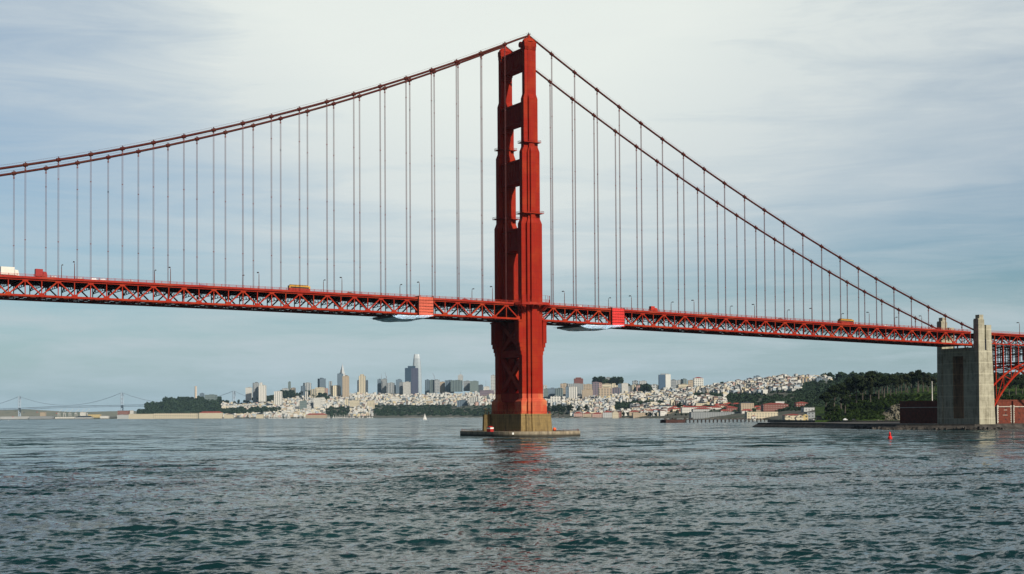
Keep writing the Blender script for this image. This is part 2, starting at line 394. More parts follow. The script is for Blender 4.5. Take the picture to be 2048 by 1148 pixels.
for cy in (0.0, W):
    g = MB(); rings = []
    for z, (hx, hy) in ((21.6, S4), (119.0, S4), (121.8, S3), (159.6, S3), (162.2, S2), (189.6, S2), (192.2, S1), (221.0, S1)):
        rings.append((plus(hx, hy, LEGX, cy), z))
    leg = g.loft(rings)
    # horizontal ring cornices and small service balconies with rails
    for z, hx, hy in ((164.5, 4.9, 3.2), (124.5, 6.0, 4.0)):
        g.box(LEGX-hx-.5, LEGX+hx+.5, cy-hy-.5, cy+hy+.5, z, z+.35)
        for zz in (z+.9, z+1.4):
            for yy in (cy-hy-.5, cy+hy+.5): g.beam((LEGX-hx-.5, yy, zz), (LEGX+hx+.5, yy, zz), .10, .10)
            for xx in (LEGX-hx-.5, LEGX+hx+.5): g.beam((xx, cy-hy-.5, zz), (xx, cy+hy+.5, zz), .10, .10)
        for k in range(8):
            for yy in (cy-hy-.5, cy+hy+.5): g.beam((LEGX-hx-.5+(2*hx+1)*k/7, yy, z), (LEGX-hx-.5+(2*hx+1)*k/7, yy, z+1.4), .1, .1)
    leg = g.build('leg', M_TOW, tower)
    g = MB().loft([(plus(*S_BASE, LEGX, cy), 12.3), (plus(*S_BASE, LEGX, cy), 19.3), (plus(*S4, LEGX, cy), 21.2), (plus((6.74, 3.84, 1.89), (2.04, 3.54, 4.79), LEGX, cy), 23.6)])
    g.build('leg_base', M_PRIMER, tower, 'paler primer coloured foot of the tower leg')
    # cap: fluted housing, dome and beacon
    g = MB(); g.box(LEGX-3.9, LEGX+3.9, cy-1.75, cy+1.75, 219.0, 221.9)
    for k in range(9): g.box(LEGX-3.6+k*.85, LEGX-3.25+k*.85, cy-1.95, cy+1.95, 217.2, 221.0)
    def el_(hx, hy, n=16): return [(LEGX+hx*math.cos(2*math.pi*k/n), cy+hy*math.sin(2*math.pi*k/n)) for k in range(n)]
    g.loft([(el_(4.1, 2.2), 221.9), (el_(3.9, 2.1), 222.6), (el_(3.2, 1.8), 223.4), (el_(1.9, 1.3), 224.0), (el_(.9, .9), 224.3), (el_(.7, .7), 225.3), (el_(.5, .5), 226.0)])
    g.build('saddle_cap', M_TOW, tower)
    g = MB(); g.box(LEGX-.8, LEGX+.8, cy-.8, cy+.8, 226.0, 226.12)
    for sx in (-1, 1):
        for sy in (-1, 1): g.beam((LEGX+sx*.7, cy+sy*.7, 226), (LEGX+sx*.7, cy+sy*.7, 226.9), .1, .1)
    g.ball((LEGX, cy, 226.6), .4); g.beam((LEGX, cy, 226), (LEGX, cy, 227.6), .1, .1); g.build('beacon', M_CABLE, tower)
# portal struts
for z0, z1, hx, lw in ((207.6, 218.6, 2.9, 3.2), (176.6, 188.2, 3.4, 3.6), (143.2, 156.0, 4.1, 4.3), (104.6, 117.2, 4.6, 5.2)):
    g = MB(); y0, y1 = 1.4, W-1.4
    g.box(LEGX-hx+.5, LEGX+hx-.5, y0, y1, z0+.9, z1-.9)
    g.box(LEGX-hx, LEGX+hx, y0, y1, z1-1.1, z1); g.box(LEGX-hx, LEGX+hx, y0, y1, z0, z0+1.1)
    for sx in (-1, 1):
        n = 14
        for k in range(1, n):
            yy = y0+(y1-y0)*k/n; x_ = LEGX+sx*(hx-.35); g.box(min(x_, x_-sx*.3), max(x_, x_-sx*.3)+.05, yy-.25, yy+.25, z0+1.1, z1-1.1)
    for s_, yb in ((1, y0), (-1, y1)):     # stepped art deco corner brackets
        for k, (dy, dz) in enumerate(((1.6, 1.0), (1.0, 2.0), (.4, 3.2))):
            a, b_ = sorted((yb, yb+s_*(dy+1.2))); g.box(LEGX-hx+.3+.05*k, LEGX+hx-.3-.05*k, a, b_, z0-dz, z0+.2)
    g.build('portal_strut', M_TOW, tower)
# lower cross bracing between the legs
g = MB()
for x_ in (-4.2, 4.2):
    for za, zb in ((47.5, 64.0), (23.5, 45.0)):
        g.beam((LEGX+x_, 1, za), (LEGX+x_, W-1, zb), 1.8, 2.6); g.beam((LEGX+x_+.15, W-1, za), (LEGX+x_+.15, 1, zb), 1.8, 2.6)
g.box(LEGX-5.1, LEGX+5.1, 1.5, W-1.5, 44.4, 48.2); g.box(LEGX-5.2, LEGX+5.2, 1.5, W-1.5, 19.0, 24.0)
g.build('cross_bracing', M_TOW, tower)
# deck corbels
for cy in (0.0, W):
    for sx in (-1, 1):
        g = MB(); x0 = LEGX+sx*6.6
        for e, za, zb, hw in ((2.3, 52.0, 65.0, 2.6), (1.7, 49.6, 52.1, 2.3), (1.1, 47.4, 49.7, 2.0), (.6, 45.4, 47.5, 1.7), (2.8, 64.0, 64.8, 2.9)):
            a, b_ = sorted((x0, x0+sx*e)); g.box(a, b_, cy-hw, cy+hw, za, zb)
        for k in range(3): a, b_ = sorted((x0, x0+sx*2.45)); g.box(a, b_, cy-2.0+k*1.6, cy-1.3+k*1.6, 52.6, 63.6)
        g.build('corbel', M_TOW, tower)
# walkway wrapping round each leg at deck level
for cy, s_ in ((0.0, -1), (W, 1)):
    g = MB(); zr = 74.6; yo = cy+s_*8.2
    poly = [(-11, cy+s_*2.0), (-9, cy+s_*6.4), (-5, yo), (5, yo), (9, cy+s_*6.4), (11, cy+s_*2.0)]
    ip = [(-7.4, cy+s_*1.0), (-6.9, cy+s_*4.0), (-4.2, cy+s_*5.6), (4.2, cy+s_*5.6), (6.9, cy+s_*4.0), (7.4, cy+s_*1.0)]
    for k in range(5):
        a, b_, c, d_ = poly[k], poly[k+1], ip[k+1], ip[k]
        g.add([(LEGX+p[0], p[1], z) for z in (zr-1.5, zr) for p in (a, b_, c, d_)], [(0,1,2,3), (4,5,6,7), (0,1,5,4), (1,2,6,5), (2,3,7,6), (3,0,4,7)])
    g.build('tower_walkway', M_RAIL, tower)
    g = MB()
    for k in range(5):
        a, b_ = poly[k], poly[k+1]
        for zz in (zr+.5, zr+1.0, zr+1.5, zr+3.6): g.beam((LEGX+a[0], a[1], zz), (LEGX+b_[0], b_[1], zz), .09, .09)
        for q in range(5):
            f_ = q/4; x_, y_ = a[0]+(b_[0]-a[0])*f_, a[1]+(b_[1]-a[1])*f_; g.beam((LEGX+x_, y_, zr), (LEGX+x_, y_, zr+(3.8 if q % 2 == 0 else 1.5)), .12, .12)
        for f_ in (.25, .75): x_, y_ = a[0]+(b_[0]-a[0])*f_, a[1]+(b_[1]-a[1])*f_; g.beam((LEGX+x_, y_, zr-1.5), (LEGX+x_*.72, cy+(y_-cy)*.6, zr-4.6), .35, .35)
    g.build('guard_rail', M_RAIL, tower)
# big round fog/navigation dishes hanging between the caps
g = MB(); g.tube([(1, 9.0, 222.3), (-.4, 9.0, 222.3)], 1.7, 16); g.beam((.3, 9.0, 217.5), (.3, 9.0, 221), .5, .5); g.build('dish', M_TOW, tower)
g = MB(); g.tube([(1, 5.0, 220.6), (-.2, 5.0, 220.6)], 1.0, 14); g.beam((.3, 5, 217.5), (.3, 5, 220), .4, .4); g.box(-2, 2, 3.2, 16, 218.6, 219.2); g.build('dish', M_TOW, tower)

# main cables with bands, suspenders
XL, XR = -655, 344
for cy in (0.0, W):
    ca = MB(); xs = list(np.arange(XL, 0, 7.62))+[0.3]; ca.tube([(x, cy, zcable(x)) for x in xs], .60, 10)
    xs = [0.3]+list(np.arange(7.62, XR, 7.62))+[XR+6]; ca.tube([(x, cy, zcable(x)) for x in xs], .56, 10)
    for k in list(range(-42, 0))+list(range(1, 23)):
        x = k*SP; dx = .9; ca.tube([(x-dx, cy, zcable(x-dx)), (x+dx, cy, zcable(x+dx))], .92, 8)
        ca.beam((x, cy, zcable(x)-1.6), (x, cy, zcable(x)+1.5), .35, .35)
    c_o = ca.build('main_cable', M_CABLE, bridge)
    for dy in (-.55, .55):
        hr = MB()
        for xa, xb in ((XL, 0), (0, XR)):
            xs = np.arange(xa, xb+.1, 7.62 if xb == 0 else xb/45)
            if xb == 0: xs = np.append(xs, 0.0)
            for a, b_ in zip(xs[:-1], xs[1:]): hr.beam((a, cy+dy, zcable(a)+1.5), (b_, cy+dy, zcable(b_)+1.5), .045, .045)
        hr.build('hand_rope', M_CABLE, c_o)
for cy in (0.0, W):
    for k in list(range(-28, 0))+list(range(1, 23)):
        x = k*SP; zt, zb = zcable(x)-.7, ztop(x)+.3
        if zt-zb < 2: continue
        g = MB()
        for dx in (-.24, .24):
            for dy in (-.12, .12): g.beam((x+dx, cy+dy, zb), (x+dx, cy+dy, zt), .092, .092)
        zz = zb+18
        while zz < zt-6: g.box(x-.34, x+.34, cy-.2, cy+.2, zz, zz+.35); zz += 30
        g.box(x-.36, x+.36, cy-.3, cy+.3, zt-1.9, zt-1.2)
        g.build('suspender', M_SUSP, bridge)

# stiffening trusses, deck, floor framing
HT = 7.7; P2 = SP/2
KN = list(range(-84, 46))   # panel points every 7.62 m
def px_(k): return k*P2
for cy in (0.0, W):
  for KS in ([k for k in KN if k <= 0], [k for k in KN if k >= 0]):
    tr = empty('stiffening_truss', (0, 0, 0), parent=bridge)
    for nm, off, hh in (('top_chord', 0, 1.05), ('bottom_chord', -HT, .95)):
        g = MB(); last = None
        ks = KS
        for a, b_ in zip(ks[:-1], ks[1:]):
            if nm == 'x': continue
            g.beam((px_(a), cy, ztop(px_(a))+off), (px_(b_)+.02, cy, ztop(px_(b_))+off), .8, hh)
        g.build(nm, M_TRUSS, tr)
    g = MB()
    for k in KS:
        x = px_(k); z = ztop(x); top = (k % 2 == 0)
        if abs(x) < 5: continue
        g.beam((x, cy, z-.4), (x, cy, z-HT+.4), .42, .42, (0, 1, 0))
        zz = z if top else z-HT; s_ = -1 if top else 1
        g.add([(x+a, cy+e, zz+b_*s_) for e in (-.46, .46) for a, b_ in ((-1.9, -.4), (1.9, -.4), (1.0, 1.35), (-1.0, 1.35))],
              [(0,1,2,3), (4,5,6,7), (0,1,5,4), (1,2,6,5), (2,3,7,6), (3,0,4,7)])
        if k+1 in KS:
            x2 = px_(k+1); z2 = ztop(x2)
            if top: g.beam((x, cy, z-.3), (x2, cy, z2-HT+.3), .60, .62)
            else: g.beam((x, cy, z-HT+.3), (x2, cy, z2-.3), .60, .62)
    g.build('web_lattice', M_TRUSS, tr)
fr = MB(); lo = MB()
for k in KN:
    x = px_(k); z = ztop(x)
    fr.box(x-.25, x+.25, .4, W-.4, z-.9, z+.55)
    for cyy, dn in ((.6, 1), (W-.6, -1)): fr.beam((x, cyy, z-3.4), (x, cyy+dn*7.5, z-.8), .35, .4)
    fr.beam((x, .6, z-3.4), (x, 7.5, z-3.2), .25, .3); fr.beam((x, W-.6, z-3.4), (x, W-7.5, z-3.2), .25, .3); fr.beam((x, 7.5, z-3.2), (x, W-7.5, z-3.2), .25, .3)
    for q in range(6): fr.beam((x, 2+q*4.3, z-.8), (x, 4.1+q*4.3, z-3.2), .2, .2); fr.beam((x, 4.1+q*4.3, z-3.2), (x, 6.2+q*4.3, z-.8), .2, .2)
    lo.box(x-.22, x+.22, .4, W-.4, z-HT-.55, z-HT+.15)
    if k+1 in KN:
        x2 = px_(k+1); z2 = ztop(x2)
        for a, b_ in ((.5, W/2), (W/2, .5), (W-.5, W/2), (W/2, W-.5)):
            if (k % 2 == 0) == (b_ == W/2): lo.beam((x, a, z-HT-.2), (x2, b_, z2-HT-.2), .35, .4)
        for yy in (6.0, W/2, W-6.0): lo.beam((x, yy, z-HT-.25), (x2, yy, z2-HT-.25), .3, .5)
        for yy in (3.5, 8, 12.5, 17, 21.5, 25): fr.beam((x, yy, z+.3), (x2, yy, z2+.3), .25, .55)
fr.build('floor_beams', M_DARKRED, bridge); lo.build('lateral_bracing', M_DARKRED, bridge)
g = MB(); rd = MB()
for a, b_ in zip(KN[:-1], KN[1:]):
    xa, xb = px_(a), px_(b_); za, zb = ztop(xa), ztop(xb)
    g.add([(xa, -1.1, za+.62), (xb, -1.1, zb+.62), (xb, W+1.1, zb+.62), (xa, W+1.1, za+.62), (xa, -1.1, za+.98), (xb, -1.1, zb+.98), (xb, W+1.1, zb+.98), (xa, W+1.1, za+.98)],
          [(0,3,2,1), (4,5,6,7), (0,1,5,4), (2,3,7,6)])
    rd.add([(xa, 3.8, za+1.0), (xb, 3.8, zb+1.0), (xb, W-3.8, zb+1.0), (xa, W-3.8, za+1.0)], [(0,1,2,3)])
g.build('deck_slab', M_RAIL, bridge); rd.build('roadway', M_ROAD, bridge)
for cy, s_ in ((-1.0, -1), (W+1.0, 1)):
    g = MB()
    for a, b_ in zip(KN[:-1], KN[1:]):
        xa, xb = px_(a), px_(b_); za, zb = ztop(xa)+.98, ztop(xb)+.98
        if xb > -11.5 and xa < 11.5 and False: continue
        for dz, hh in ((.15, .10), (1.28, .12), (.72, .05)): g.beam((xa, cy, za+dz), (xb, cy, zb+dz), .1, hh)
        g.box(xa-.12, xa+.12, cy-.12, cy+.12, za, za+1.4); 
        xm = (xa+xb)/2; zm = (za+zb)/2; g.box(xm-.12, xm+.12, cy-.12, cy+.12, zm, zm+1.4)
        for q in range(1, 16):
            if q == 8: continue
            f_ = q/16; x_ = xa+(xb-xa)*f_; z_ = za+(zb-za)*f_; g.box(x_-.035, x_+.035, cy-.03, cy+.03, z_, z_+1.28)
        # fascia girder under the walk
        g.beam((xa, cy-.0, za-.45), (xb, cy, zb-.45), .12, .62)
    g.build('railing', M_RAIL, bridge)
    g = MB()   # kerb barrier between walk and road
    yy = 3.6 if cy < 0 else W-3.6
    for a, b_ in zip(KN[:-1], KN[1:]):
        g.beam((px_(a), yy, ztop(px_(a))+1.45), (px_(b_), yy, ztop(px_(b_))+1.45), .25, .5)
    g.build('kerb_barrier', M_RAIL, bridge)

# ------------------------------------------------------------------ tower pier and its fender
pier = empty('bridge_pier', (LEGX, W/2, 0)); tag(pier, 'stained yellow brown concrete pier with stepped sides under the tower', 'pier')
g = MB().loft([(plus((10.4, 7.2, 3.7), (20.1, 20.9, 21.7), LEGX, W/2), -3), (plus((10.2, 7.0, 3.6), (19.9, 20.7, 21.4), LEGX, W/2), 2.0), (plus((9.6, 6.7, 3.4), (19.3, 20.1, 20.8), LEGX, W/2), 11.6), (plus((9.8, 6.9, 3.6), (19.5, 20.3, 21.0), LEGX, W/2), 11.7), (plus((9.8, 6.9, 3.6), (19.5, 20.3, 21.0), LEGX, W/2), 12.3)])
for v_ in (): pass
g.build('pier_block', M_PIER, pier, loc=(LEGX, W/2, 0))
g = MB()
for k in range(13):
    for s_ in (-1, 1): g.beam((LEGX+s_*9.4, W/2-18+3*k, 12.3), (LEGX+s_*9.4, W/2-18+3*k, 13.5), .12, .12)
for s_ in (-1, 1):
    for dz in (12.9, 13.5): g.beam((LEGX+s_*9.4, W/2-18, dz), (LEGX+s_*9.4, W/2+18, dz), .08, .08); g.beam((LEGX-9.4, W/2+s_*18.8, dz), (LEGX+9.4, W/2+s_*18.8, dz), .08, .08)
for k in range(7): 
    for s_ in (-1, 1): g.beam((LEGX-9.4+k*3.13, W/2+s_*18.8, 12.3), (LEGX-9.4+k*3.13, W/2+s_*18.8, 13.5), .12, .12)
g.build('rail', M_RAIL, pier, loc=(LEGX, W/2, 0))
fend = empty('pier_fender', (LEGX, W/2, 0)); tag(fend, 'low oval concrete fender ring around the tower pier', 'fender')
def oval(a, b_, n=56): 
    out = []
    for k in range(n):
        t_ = 2*math.pi*k/n; c_, s_ = math.cos(t_), math.sin(t_)
        out.append((LEGX+a*math.copysign(abs(c_)**.75, c_), W/2+b_*math.copysign(abs(s_)**.75, s_)))
    return out
g = MB(); n = 56; o1, o2 = oval(27.5, 41.0), oval(23.5, 37.0)
rings = [(o1, -3), (o1, 2.55), ([(x*.999, y) for x, y in o1], 2.75), (o2, 2.75), (o2, -3)]
vs = [(x, y, z) for po, z in rings for x, y in po]
g.add(vs, [(i*n+k, i*n+(k+1) % n, (i+1)*n+(k+1) % n, (i+1)*n+k) for i in range(4) for k in range(n)])
g.add([(x, y, 1.2) for x, y in o2], [tuple(range(n))]); g.build('fender_wall', M_FEND, fend, loc=(LEGX, W/2, 0))
g = MB()
for k in range(n):
    if 2 < k < 50 or True:
        x, y = oval(26.6, 40.2)[k]; hh = random.choice((1.0, 1.1, .9, 1.4)); g.beam((x, y, 2.7), (x, y, 2.7+hh), .14, .14)
    x2, y2 = oval(26.6, 40.2)[(k+1) % n]; g.beam((x, y, 3.5), (x2, y2, 3.5), .07, .07)
g.build('rail_posts', M_LAMP, fend, loc=(LEGX, W/2, 0))
# dolphin column, hut, float on the fender
p0 = onZ(974, 862, 2.7); p0 = ptz(973.5, 2.7, 852)
col = MB(); c_ = (p0[0], p0[1]); 
col.loft([([(c_[0]+2.6*math.cos(a)*1.0, c_[1]+2.6*math.sin(a)) for a in [k*math.pi/4+.4 for k in range(8)]], 0.5), ([(c_[0]+2.2*math.cos(a), c_[1]+2.2*math.sin(a)) for a in [k*math.pi/4+.4 for k in range(8)]], 12.0)])
for k in range(3): col.beam((c_[0]-1+k, c_[1], 12), (c_[0]-1+k, c_[1], 15.5-k*.6), .25, .25)
col.box(c_[0]-1.6, c_[0]+1.6, c_[1]-1.6, c_[1]+1.6, 15.0, 15.4)
tag(col.build('concrete_column', M_PIER, loc=(p0[0], p0[1], 2.7)), 'streaked concrete column with iron frame on top beside the pier', 'column')
p = ptz(980.5, 2.75, 800)
hut = empty('service_hut', tuple(p), .3); tag(hut, 'small red hut with white band on the left of the fender', 'hut')
MB().cbox((0, 0, 0), 2.6, 2.6, 1.6).build('wall', plain('hut_red', (.38, .02, .015), .6), hut)
MB().cbox((0, 0, 1.6), 2.65, 2.65, .8).build('band', M_WHITE, hut); MB().gable((0, 0, 2.4), 2.8, 2.8, 0, .7).build('roof', MATS['hut_red'], hut)
p = ptz(1109, 2.75, 818)
MBo = MB().ball((p[0], p[1], p[2]+1.0), 1.0, 12, 8); fl = MBo.build('mooring_float', plain('float_orange', (.9, .12, .02), .4), smooth=True, loc=tuple(p)); tag(fl, 'bright orange round float lying on the right of the fender', 'float')
p = ptz(1029.5, 1.2, 790)
sgn = MB().box(p[0]-.5, p[0]+.5, -28.6, -28.3, 1.3, 2.4).build('notice_board', M_WHITE); tag(sgn, 'small white board fixed on the dark fender wall', 'board')

# ------------------------------------------------------------------ pylon, approach arch
pyl = empty('concrete_pylon', (351, W/2, 0)); tag(pyl, 'tall pale concrete pylon with twin shafts where the deck lands', 'pylon')
X0, X1 = 345.2, 357.6; YN, YF = -5.2, 32.6
g = MB()
def shaft(ya, yb, zt):
    ym = (ya+yb)/2; s_ = .9
    g.loft([([(X0-.5, ya-.4), (X1+1.2, ya-.4), (X1+1.2, yb+.1), (X0-.5, yb+.1)], 2), ([(X0, ya), (X1, ya), (X1, yb), (X0, yb)], 60)])
for ya, yb in ((YN, .2-.9), (W+.9, YF)):
    g.loft([([(X0-.6, ya-.4), (X1+2.2, ya-.4), (X1+2.2, yb), (X0-.6, yb)], 1.0), ([(X0, ya), (X1-.2, ya), (X1-.2, yb), (X0, yb)], 61.0)])
    g.box(X0, X0+5.6, ya, yb, 61.0, 74.2); g.box(X0+5.6, X0+7.4, ya+1.1, yb, 52.0, 70.5) if False else None
    g.box(X0+7.4, X1-.2, ya+.1, yb, 61.0, 70.6); g.box(X0+5.6, X0+7.4, ya+1.3, yb-.05, 61.0, 70.0)
    g.box(X0+1.6, X0+5.3, ya+.5, yb-.4, 74.2, 77.4); g.box(X0-.0+.05, X0+1.6, ya+.3, yb-.3, 74.2, 74.8)
# wall between the shafts with a tall recess
ya, yb = -.7, W+.9
g.box(X0+.3, X1-.3, ya, yb, 50.0, 55.6)
g.box(X0+.3, X1-.3, ya, 9.0, 1.0, 50.0); g.box(X0+.3, X1-.3, 18.6, yb, 1.0, 50.0)
g.box(X0+.35, X1-.35, 9.0, 18.6, 1.0, 7.5)
g.build('shaft', M_PYL, pyl, loc=(351, W/2, 0))
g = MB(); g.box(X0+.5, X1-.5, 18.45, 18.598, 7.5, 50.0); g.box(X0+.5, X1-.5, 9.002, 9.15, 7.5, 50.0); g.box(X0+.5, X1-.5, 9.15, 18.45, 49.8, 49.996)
g.build('portal_shade_lining', concrete('stain_shade_lining', (.24, .165, .095), (.05, .035, .02), 1.5, 1.0), pyl, loc=(351, W/2, 0))  # added lining: brown stain plus recess shade, both put into its darker colour
g = MB()
for y_ in (YN-.02, ):
    g.box(X0+5.7, X0+7.3, y_-.03, y_+.4, 53.0, 61.1)
g.build('groove', M_BLACK, pyl, loc=(351, W/2, 0))
arch = empty('arch_bridge', (400, W/2, 0)); tag(arch, 'red steel lattice arch bridge rising right of the concrete pylon', 'bridge')
def spx(pxs, Y): return [onY(a, b_, Y) for a, b_ in pxs]
up_ = [(1983, 776), (1995, 760.5), (2012, 747.5), (2027.6, 735), (2048, 727.6)]
lo_ = [(1984.5, 824), (1995, 794), (2012, 768.5), (2027.6, 752.5), (2048, 741)]
UP = [(p_[0], p_[2]) for p_ in spx(up_, 0)]; LO = [(p_[0], p_[2]) for p_ in spx(lo_, 0)]
xe = np.arange(359.5, 456, 7.3); xc = 359.5+7.3*6.5
cu = np.polyfit([(x-xc)**2 for x, z in UP], [z for x, z in UP], 1); cl = np.polyfit([(x-xc)**2 for x, z in LO], [z for x, z in LO], 1)
zu = lambda x: cu[0]*(x-xc)**2+cu[1]; zl = lambda x: cl[0]*(x-xc)**2+cl[1]
for cy in (0.0, W):
    g = MB(); xf = np.linspace(359.0, 456.0, 30)
    for a, b_ in zip(xf[:-1], xf[1:]):
        g.beam((a, cy, zu(a)), (b_, cy, zu(b_)), .9, .9); g.beam((a, cy, zl(a)), (b_, cy, zl(b_)), 1.0, 1.1)
    for i, x in enumerate(xe):
        g.beam((x, cy, zl(x)), (x, cy, zu(x)), .45, .45, (0, 1, 0))
        if i+1 < len(xe): g.beam((x, cy, zl(x)) if i % 2 else (x, cy, zu(x)), (xe[i+1], cy, zu(xe[i+1])) if i % 2 else (xe[i+1], cy, zl(xe[i+1])), .4, .45)
    g.build('arch_rib', M_TRUSS, arch, loc=(400, W/2, 0))
    g = MB()
    for i, x in enumerate(xe):
        zt = ztop(344)-.02*(x-344); g.beam((x, cy, zu(x)), (x, cy, zt-6.5), .65, .65, (0, 1, 0))
    g.build('spandrel_columns', M_TRUSS, arch, loc=(400, W/2, 0))
    g = MB(); xt = np.arange(358.6, 520, 7.3)
    zt = lambda x: 64.7-.021*(x-357)
    for i, (a, b_) in enumerate(zip(xt[:-1], xt[1:])):
        g.beam((a, cy, zt(a)), (b_, cy, zt(b_)), .8, .8); g.beam((a, cy, zt(a)-6.2), (b_, cy, zt(b_)-6.2), .7, .7)
        g.beam((a, cy, zt(a)), (a, cy, zt(a)-6.2), .4, .4, (0, 1, 0))
        g.beam((a, cy, zt(a) if i % 2 == 0 else zt(a)-6.2), (b_, cy, zt(b_)-6.2 if i % 2 == 0 else zt(b_)), .4, .45)
    g.build('approach_truss', M_TRUSS, arch, loc=(400, W/2, 0))
g = MB()
for i, x in enumerate(xe):
    g.beam((x, 0, zu(x)), (x, W, zu(x)), .5, .5); g.beam((x, 0, zl(x)), (x, W, zl(x)), .5, .5)
    if i+1 < len(xe): g.beam((x, 0, zu(x)), (xe[i+1], W, zu(xe[i+1])), .4, .4); g.beam((x, W, zl(x)), (xe[i+1], 0, zl(xe[i+1])), .4, .4)
    for za in np.arange(zu(x)+6, 56, 8.0): g.beam((x, 0, za), (x, W, za), .4, .4); g.beam((x, 0, za), (x, W, min(za+8, 57)), .28, .28); g.beam((x, W, za), (x, 0, min(za+8, 57)), .28, .28)
    for yy in (W*.33, W*.66): g.beam((x, yy, zu(x)+1), (x, yy, 57), .5, .5, (0, 1, 0))
for x in xt: g.box(x-.25, x+.25, .4, W-.4, zt(x)-1.0, zt(x)+.4); g.beam((x, .4, zt(x)-6), (x, W/2, zt(x)-1), .25, .3); g.beam((x, W-.4, zt(x)-6), (x, W/2, zt(x)-1), .25, .3); g.beam((x, .4, zt(x)-6.2), (x, W-.4, zt(x)-6.2), .4, .4)
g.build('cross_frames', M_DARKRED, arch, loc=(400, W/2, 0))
g = MB(); g2 = MB()
for a, b_ in zip(xt[:-1], xt[1:]):
    g.add([(a, -1.1, zt(a)+.6), (b_, -1.1, zt(b_)+.6), (b_, W+1.1, zt(b_)+.6), (a, W+1.1, zt(a)+.6), (a, -1.1, zt(a)+1.2), (b_, -1.1, zt(b_)+1.2), (b_, W+1.1, zt(b_)+1.2), (a, W+1.1, zt(a)+1.2)], [(0,3,2,1), (4,5,6,7), (0,1,5,4), (2,3,7,6)])
    for cy in (-1, W+1):
        for dz in (1.5, 2.5): g2.beam((a, cy, zt(a)+dz), (b_, cy, zt(b_)+dz), .1, .12)
        for q in range(14): x_ = a+(b_-a)*q/14; g2.box(x_-.04, x_+.04, cy-.03, cy+.03, zt(x_)+1.2, zt(x_)+2.55)
g.build('deck_slab', M_RAIL, arch, loc=(400, W/2, 0)); g2.build('railing', M_RAIL, arch, loc=(400, W/2, 0))

# ------------------------------------------------------------------ brick fort, sea wall, flag pole
fort = empty('brick_fort', (430, 80, 3.6)); tag(fort, 'old red brick fort with pale quoins beneath the arch', 'fort')
fx0, fy0, fy1, fx1, ft = 398.0, 28.0, 124.0, 500.0, 19.6
g = MB(); g.box(fx0, fx1, fy0, fy1, 2.0, ft); g.box(fx0-.3, fx1+.3, fy0-.3, fy1+.3, ft, ft+.9)
g.box(412.6, 416.3, fy0-1.6, fy0+.01, 2.0, ft-.02)
g.build('wall', M_BRICK, fort, loc=(430, 80, 3.6))
g = MB(); zq = 3.8
while zq < ft-3:
    L_ = 1.3 if int(zq*1.25) % 2 else .7
    for xx in (fx0,): g.box(xx-.12, xx+L_, fy0-.12, fy0+.3, zq, zq+.75)
    g.box(412.5, 412.6+L_*.7, fy0-1.74, fy0-.9, zq, zq+.75); g.box(412.6-L_, 412.5, fy0-.12, fy0+.1, zq, zq+.75)
    g.box(416.3-.05, 416.3+L_*.7, fy0-.12, fy0+.1, zq, zq+.75)
    zq += .8
g.box(fx0-.25, fx1, fy0-.32, fy0-.02, ft-4.3, ft-3.8); g.box(fx0-.30, fx0-.02, fy0-.2, fy1, ft-4.3, ft-3.8); g.box(412.4, 416.5, fy0-1.9, fy0-1.5, ft-4.32, ft-3.78)
g.build('stone_trim', M_BRICK_T, fort, loc=(430, 80, 3.6))
for zz in (6.0, 10.2, 14.2):
    for xx in [406.0]+[419.5+5.2*k for k in range(14)]:
        w_ = MB().box(xx, xx+1.0, fy0-.06, fy0+.2, zz, zz+1.1); w_.build('gun_port', M_BLACK, fort, loc=(430, 80, 3.6))
g = MB()
for zz, xa, xb in ((9.4, 403.5, 408.2), (13.0, 404.5, 407.7)): g.box(xa, xb, fy0-.25, fy0+.1, zz, zz+.3)
g.build('sill', M_BRICK_T, fort, loc=(430, 80, 3.6))
pf = onZ(1864, 802, 20.0); pf = ptz(1864.5, 20.4, 1125)
g = MB().tube([(pf[0], pf[1], 20.5), (pf[0], pf[1], 35.5)], [.35, .2], 8); tag(g.build('flag_pole', M_WHITE, loc=(pf[0], pf[1], 20.5)), 'thin white pole standing up from the dark fort', 'pole')
# sea wall apron round the fort and pylon
def shore_poly(pts, z): return [tuple(ptz(px, z, D)[:2]) for px, D in pts]
g = MB()
outer = [(344.0-8, -9.5), (362, -12.5), (420, -13), (520, -14), (520, 300), (396, 300), (380, 190), (352, 130), (331, 78), (322, 50), (327, 20)]
inner = [((x-420)*.975+421, (y-70)*.975+71) for x, y in outer]
g.loft([(outer, -3), ([(x, y) for x, y in outer], .6), (inner, 2.9), (inner, 3.6)])
sw = g.build('sea_wall', M_ROCK); tag(sw, 'dark stone sea wall carrying the pylon and the fort', 'sea wall')
g = MB()
tip = ptz(1768, 0, 1010)
for k in range(260):
    f_ = random.random()**.8; 
    if random.random() < .45: b_ = np.array([331.0, 40.0]); c_ = b_+(np.array(tip[:2])-b_)*f_+RNG.normal(0, 3.0*(1-f_)+.6, 2)
    else:
        i_ = random.choice([0, 8, 9, 10, 7]); a_, e_ = np.array(outer[i_]), np.array(outer[(i_+1) % len(outer)]); c_ = a_+(e_-a_)*random.random()+RNG.normal(0, 1.4, 2)
    s_ = random.uniform(.8, 2.4); z_ = random.uniform(-.8, .8)+(1-f_)*1.4*random.random()
    g.cbox((c_[0], c_[1], z_-s_*.3), s_*random.uniform(.8, 1.6), s_*random.uniform(.8, 1.4), s_*.8, random.uniform(0, 3), True, random.uniform(.5, .9))
tag(g.build('shore_rocks', M_ROCK), 'heap of dark rocks sloping into the water beside the fort', kind='stuff')

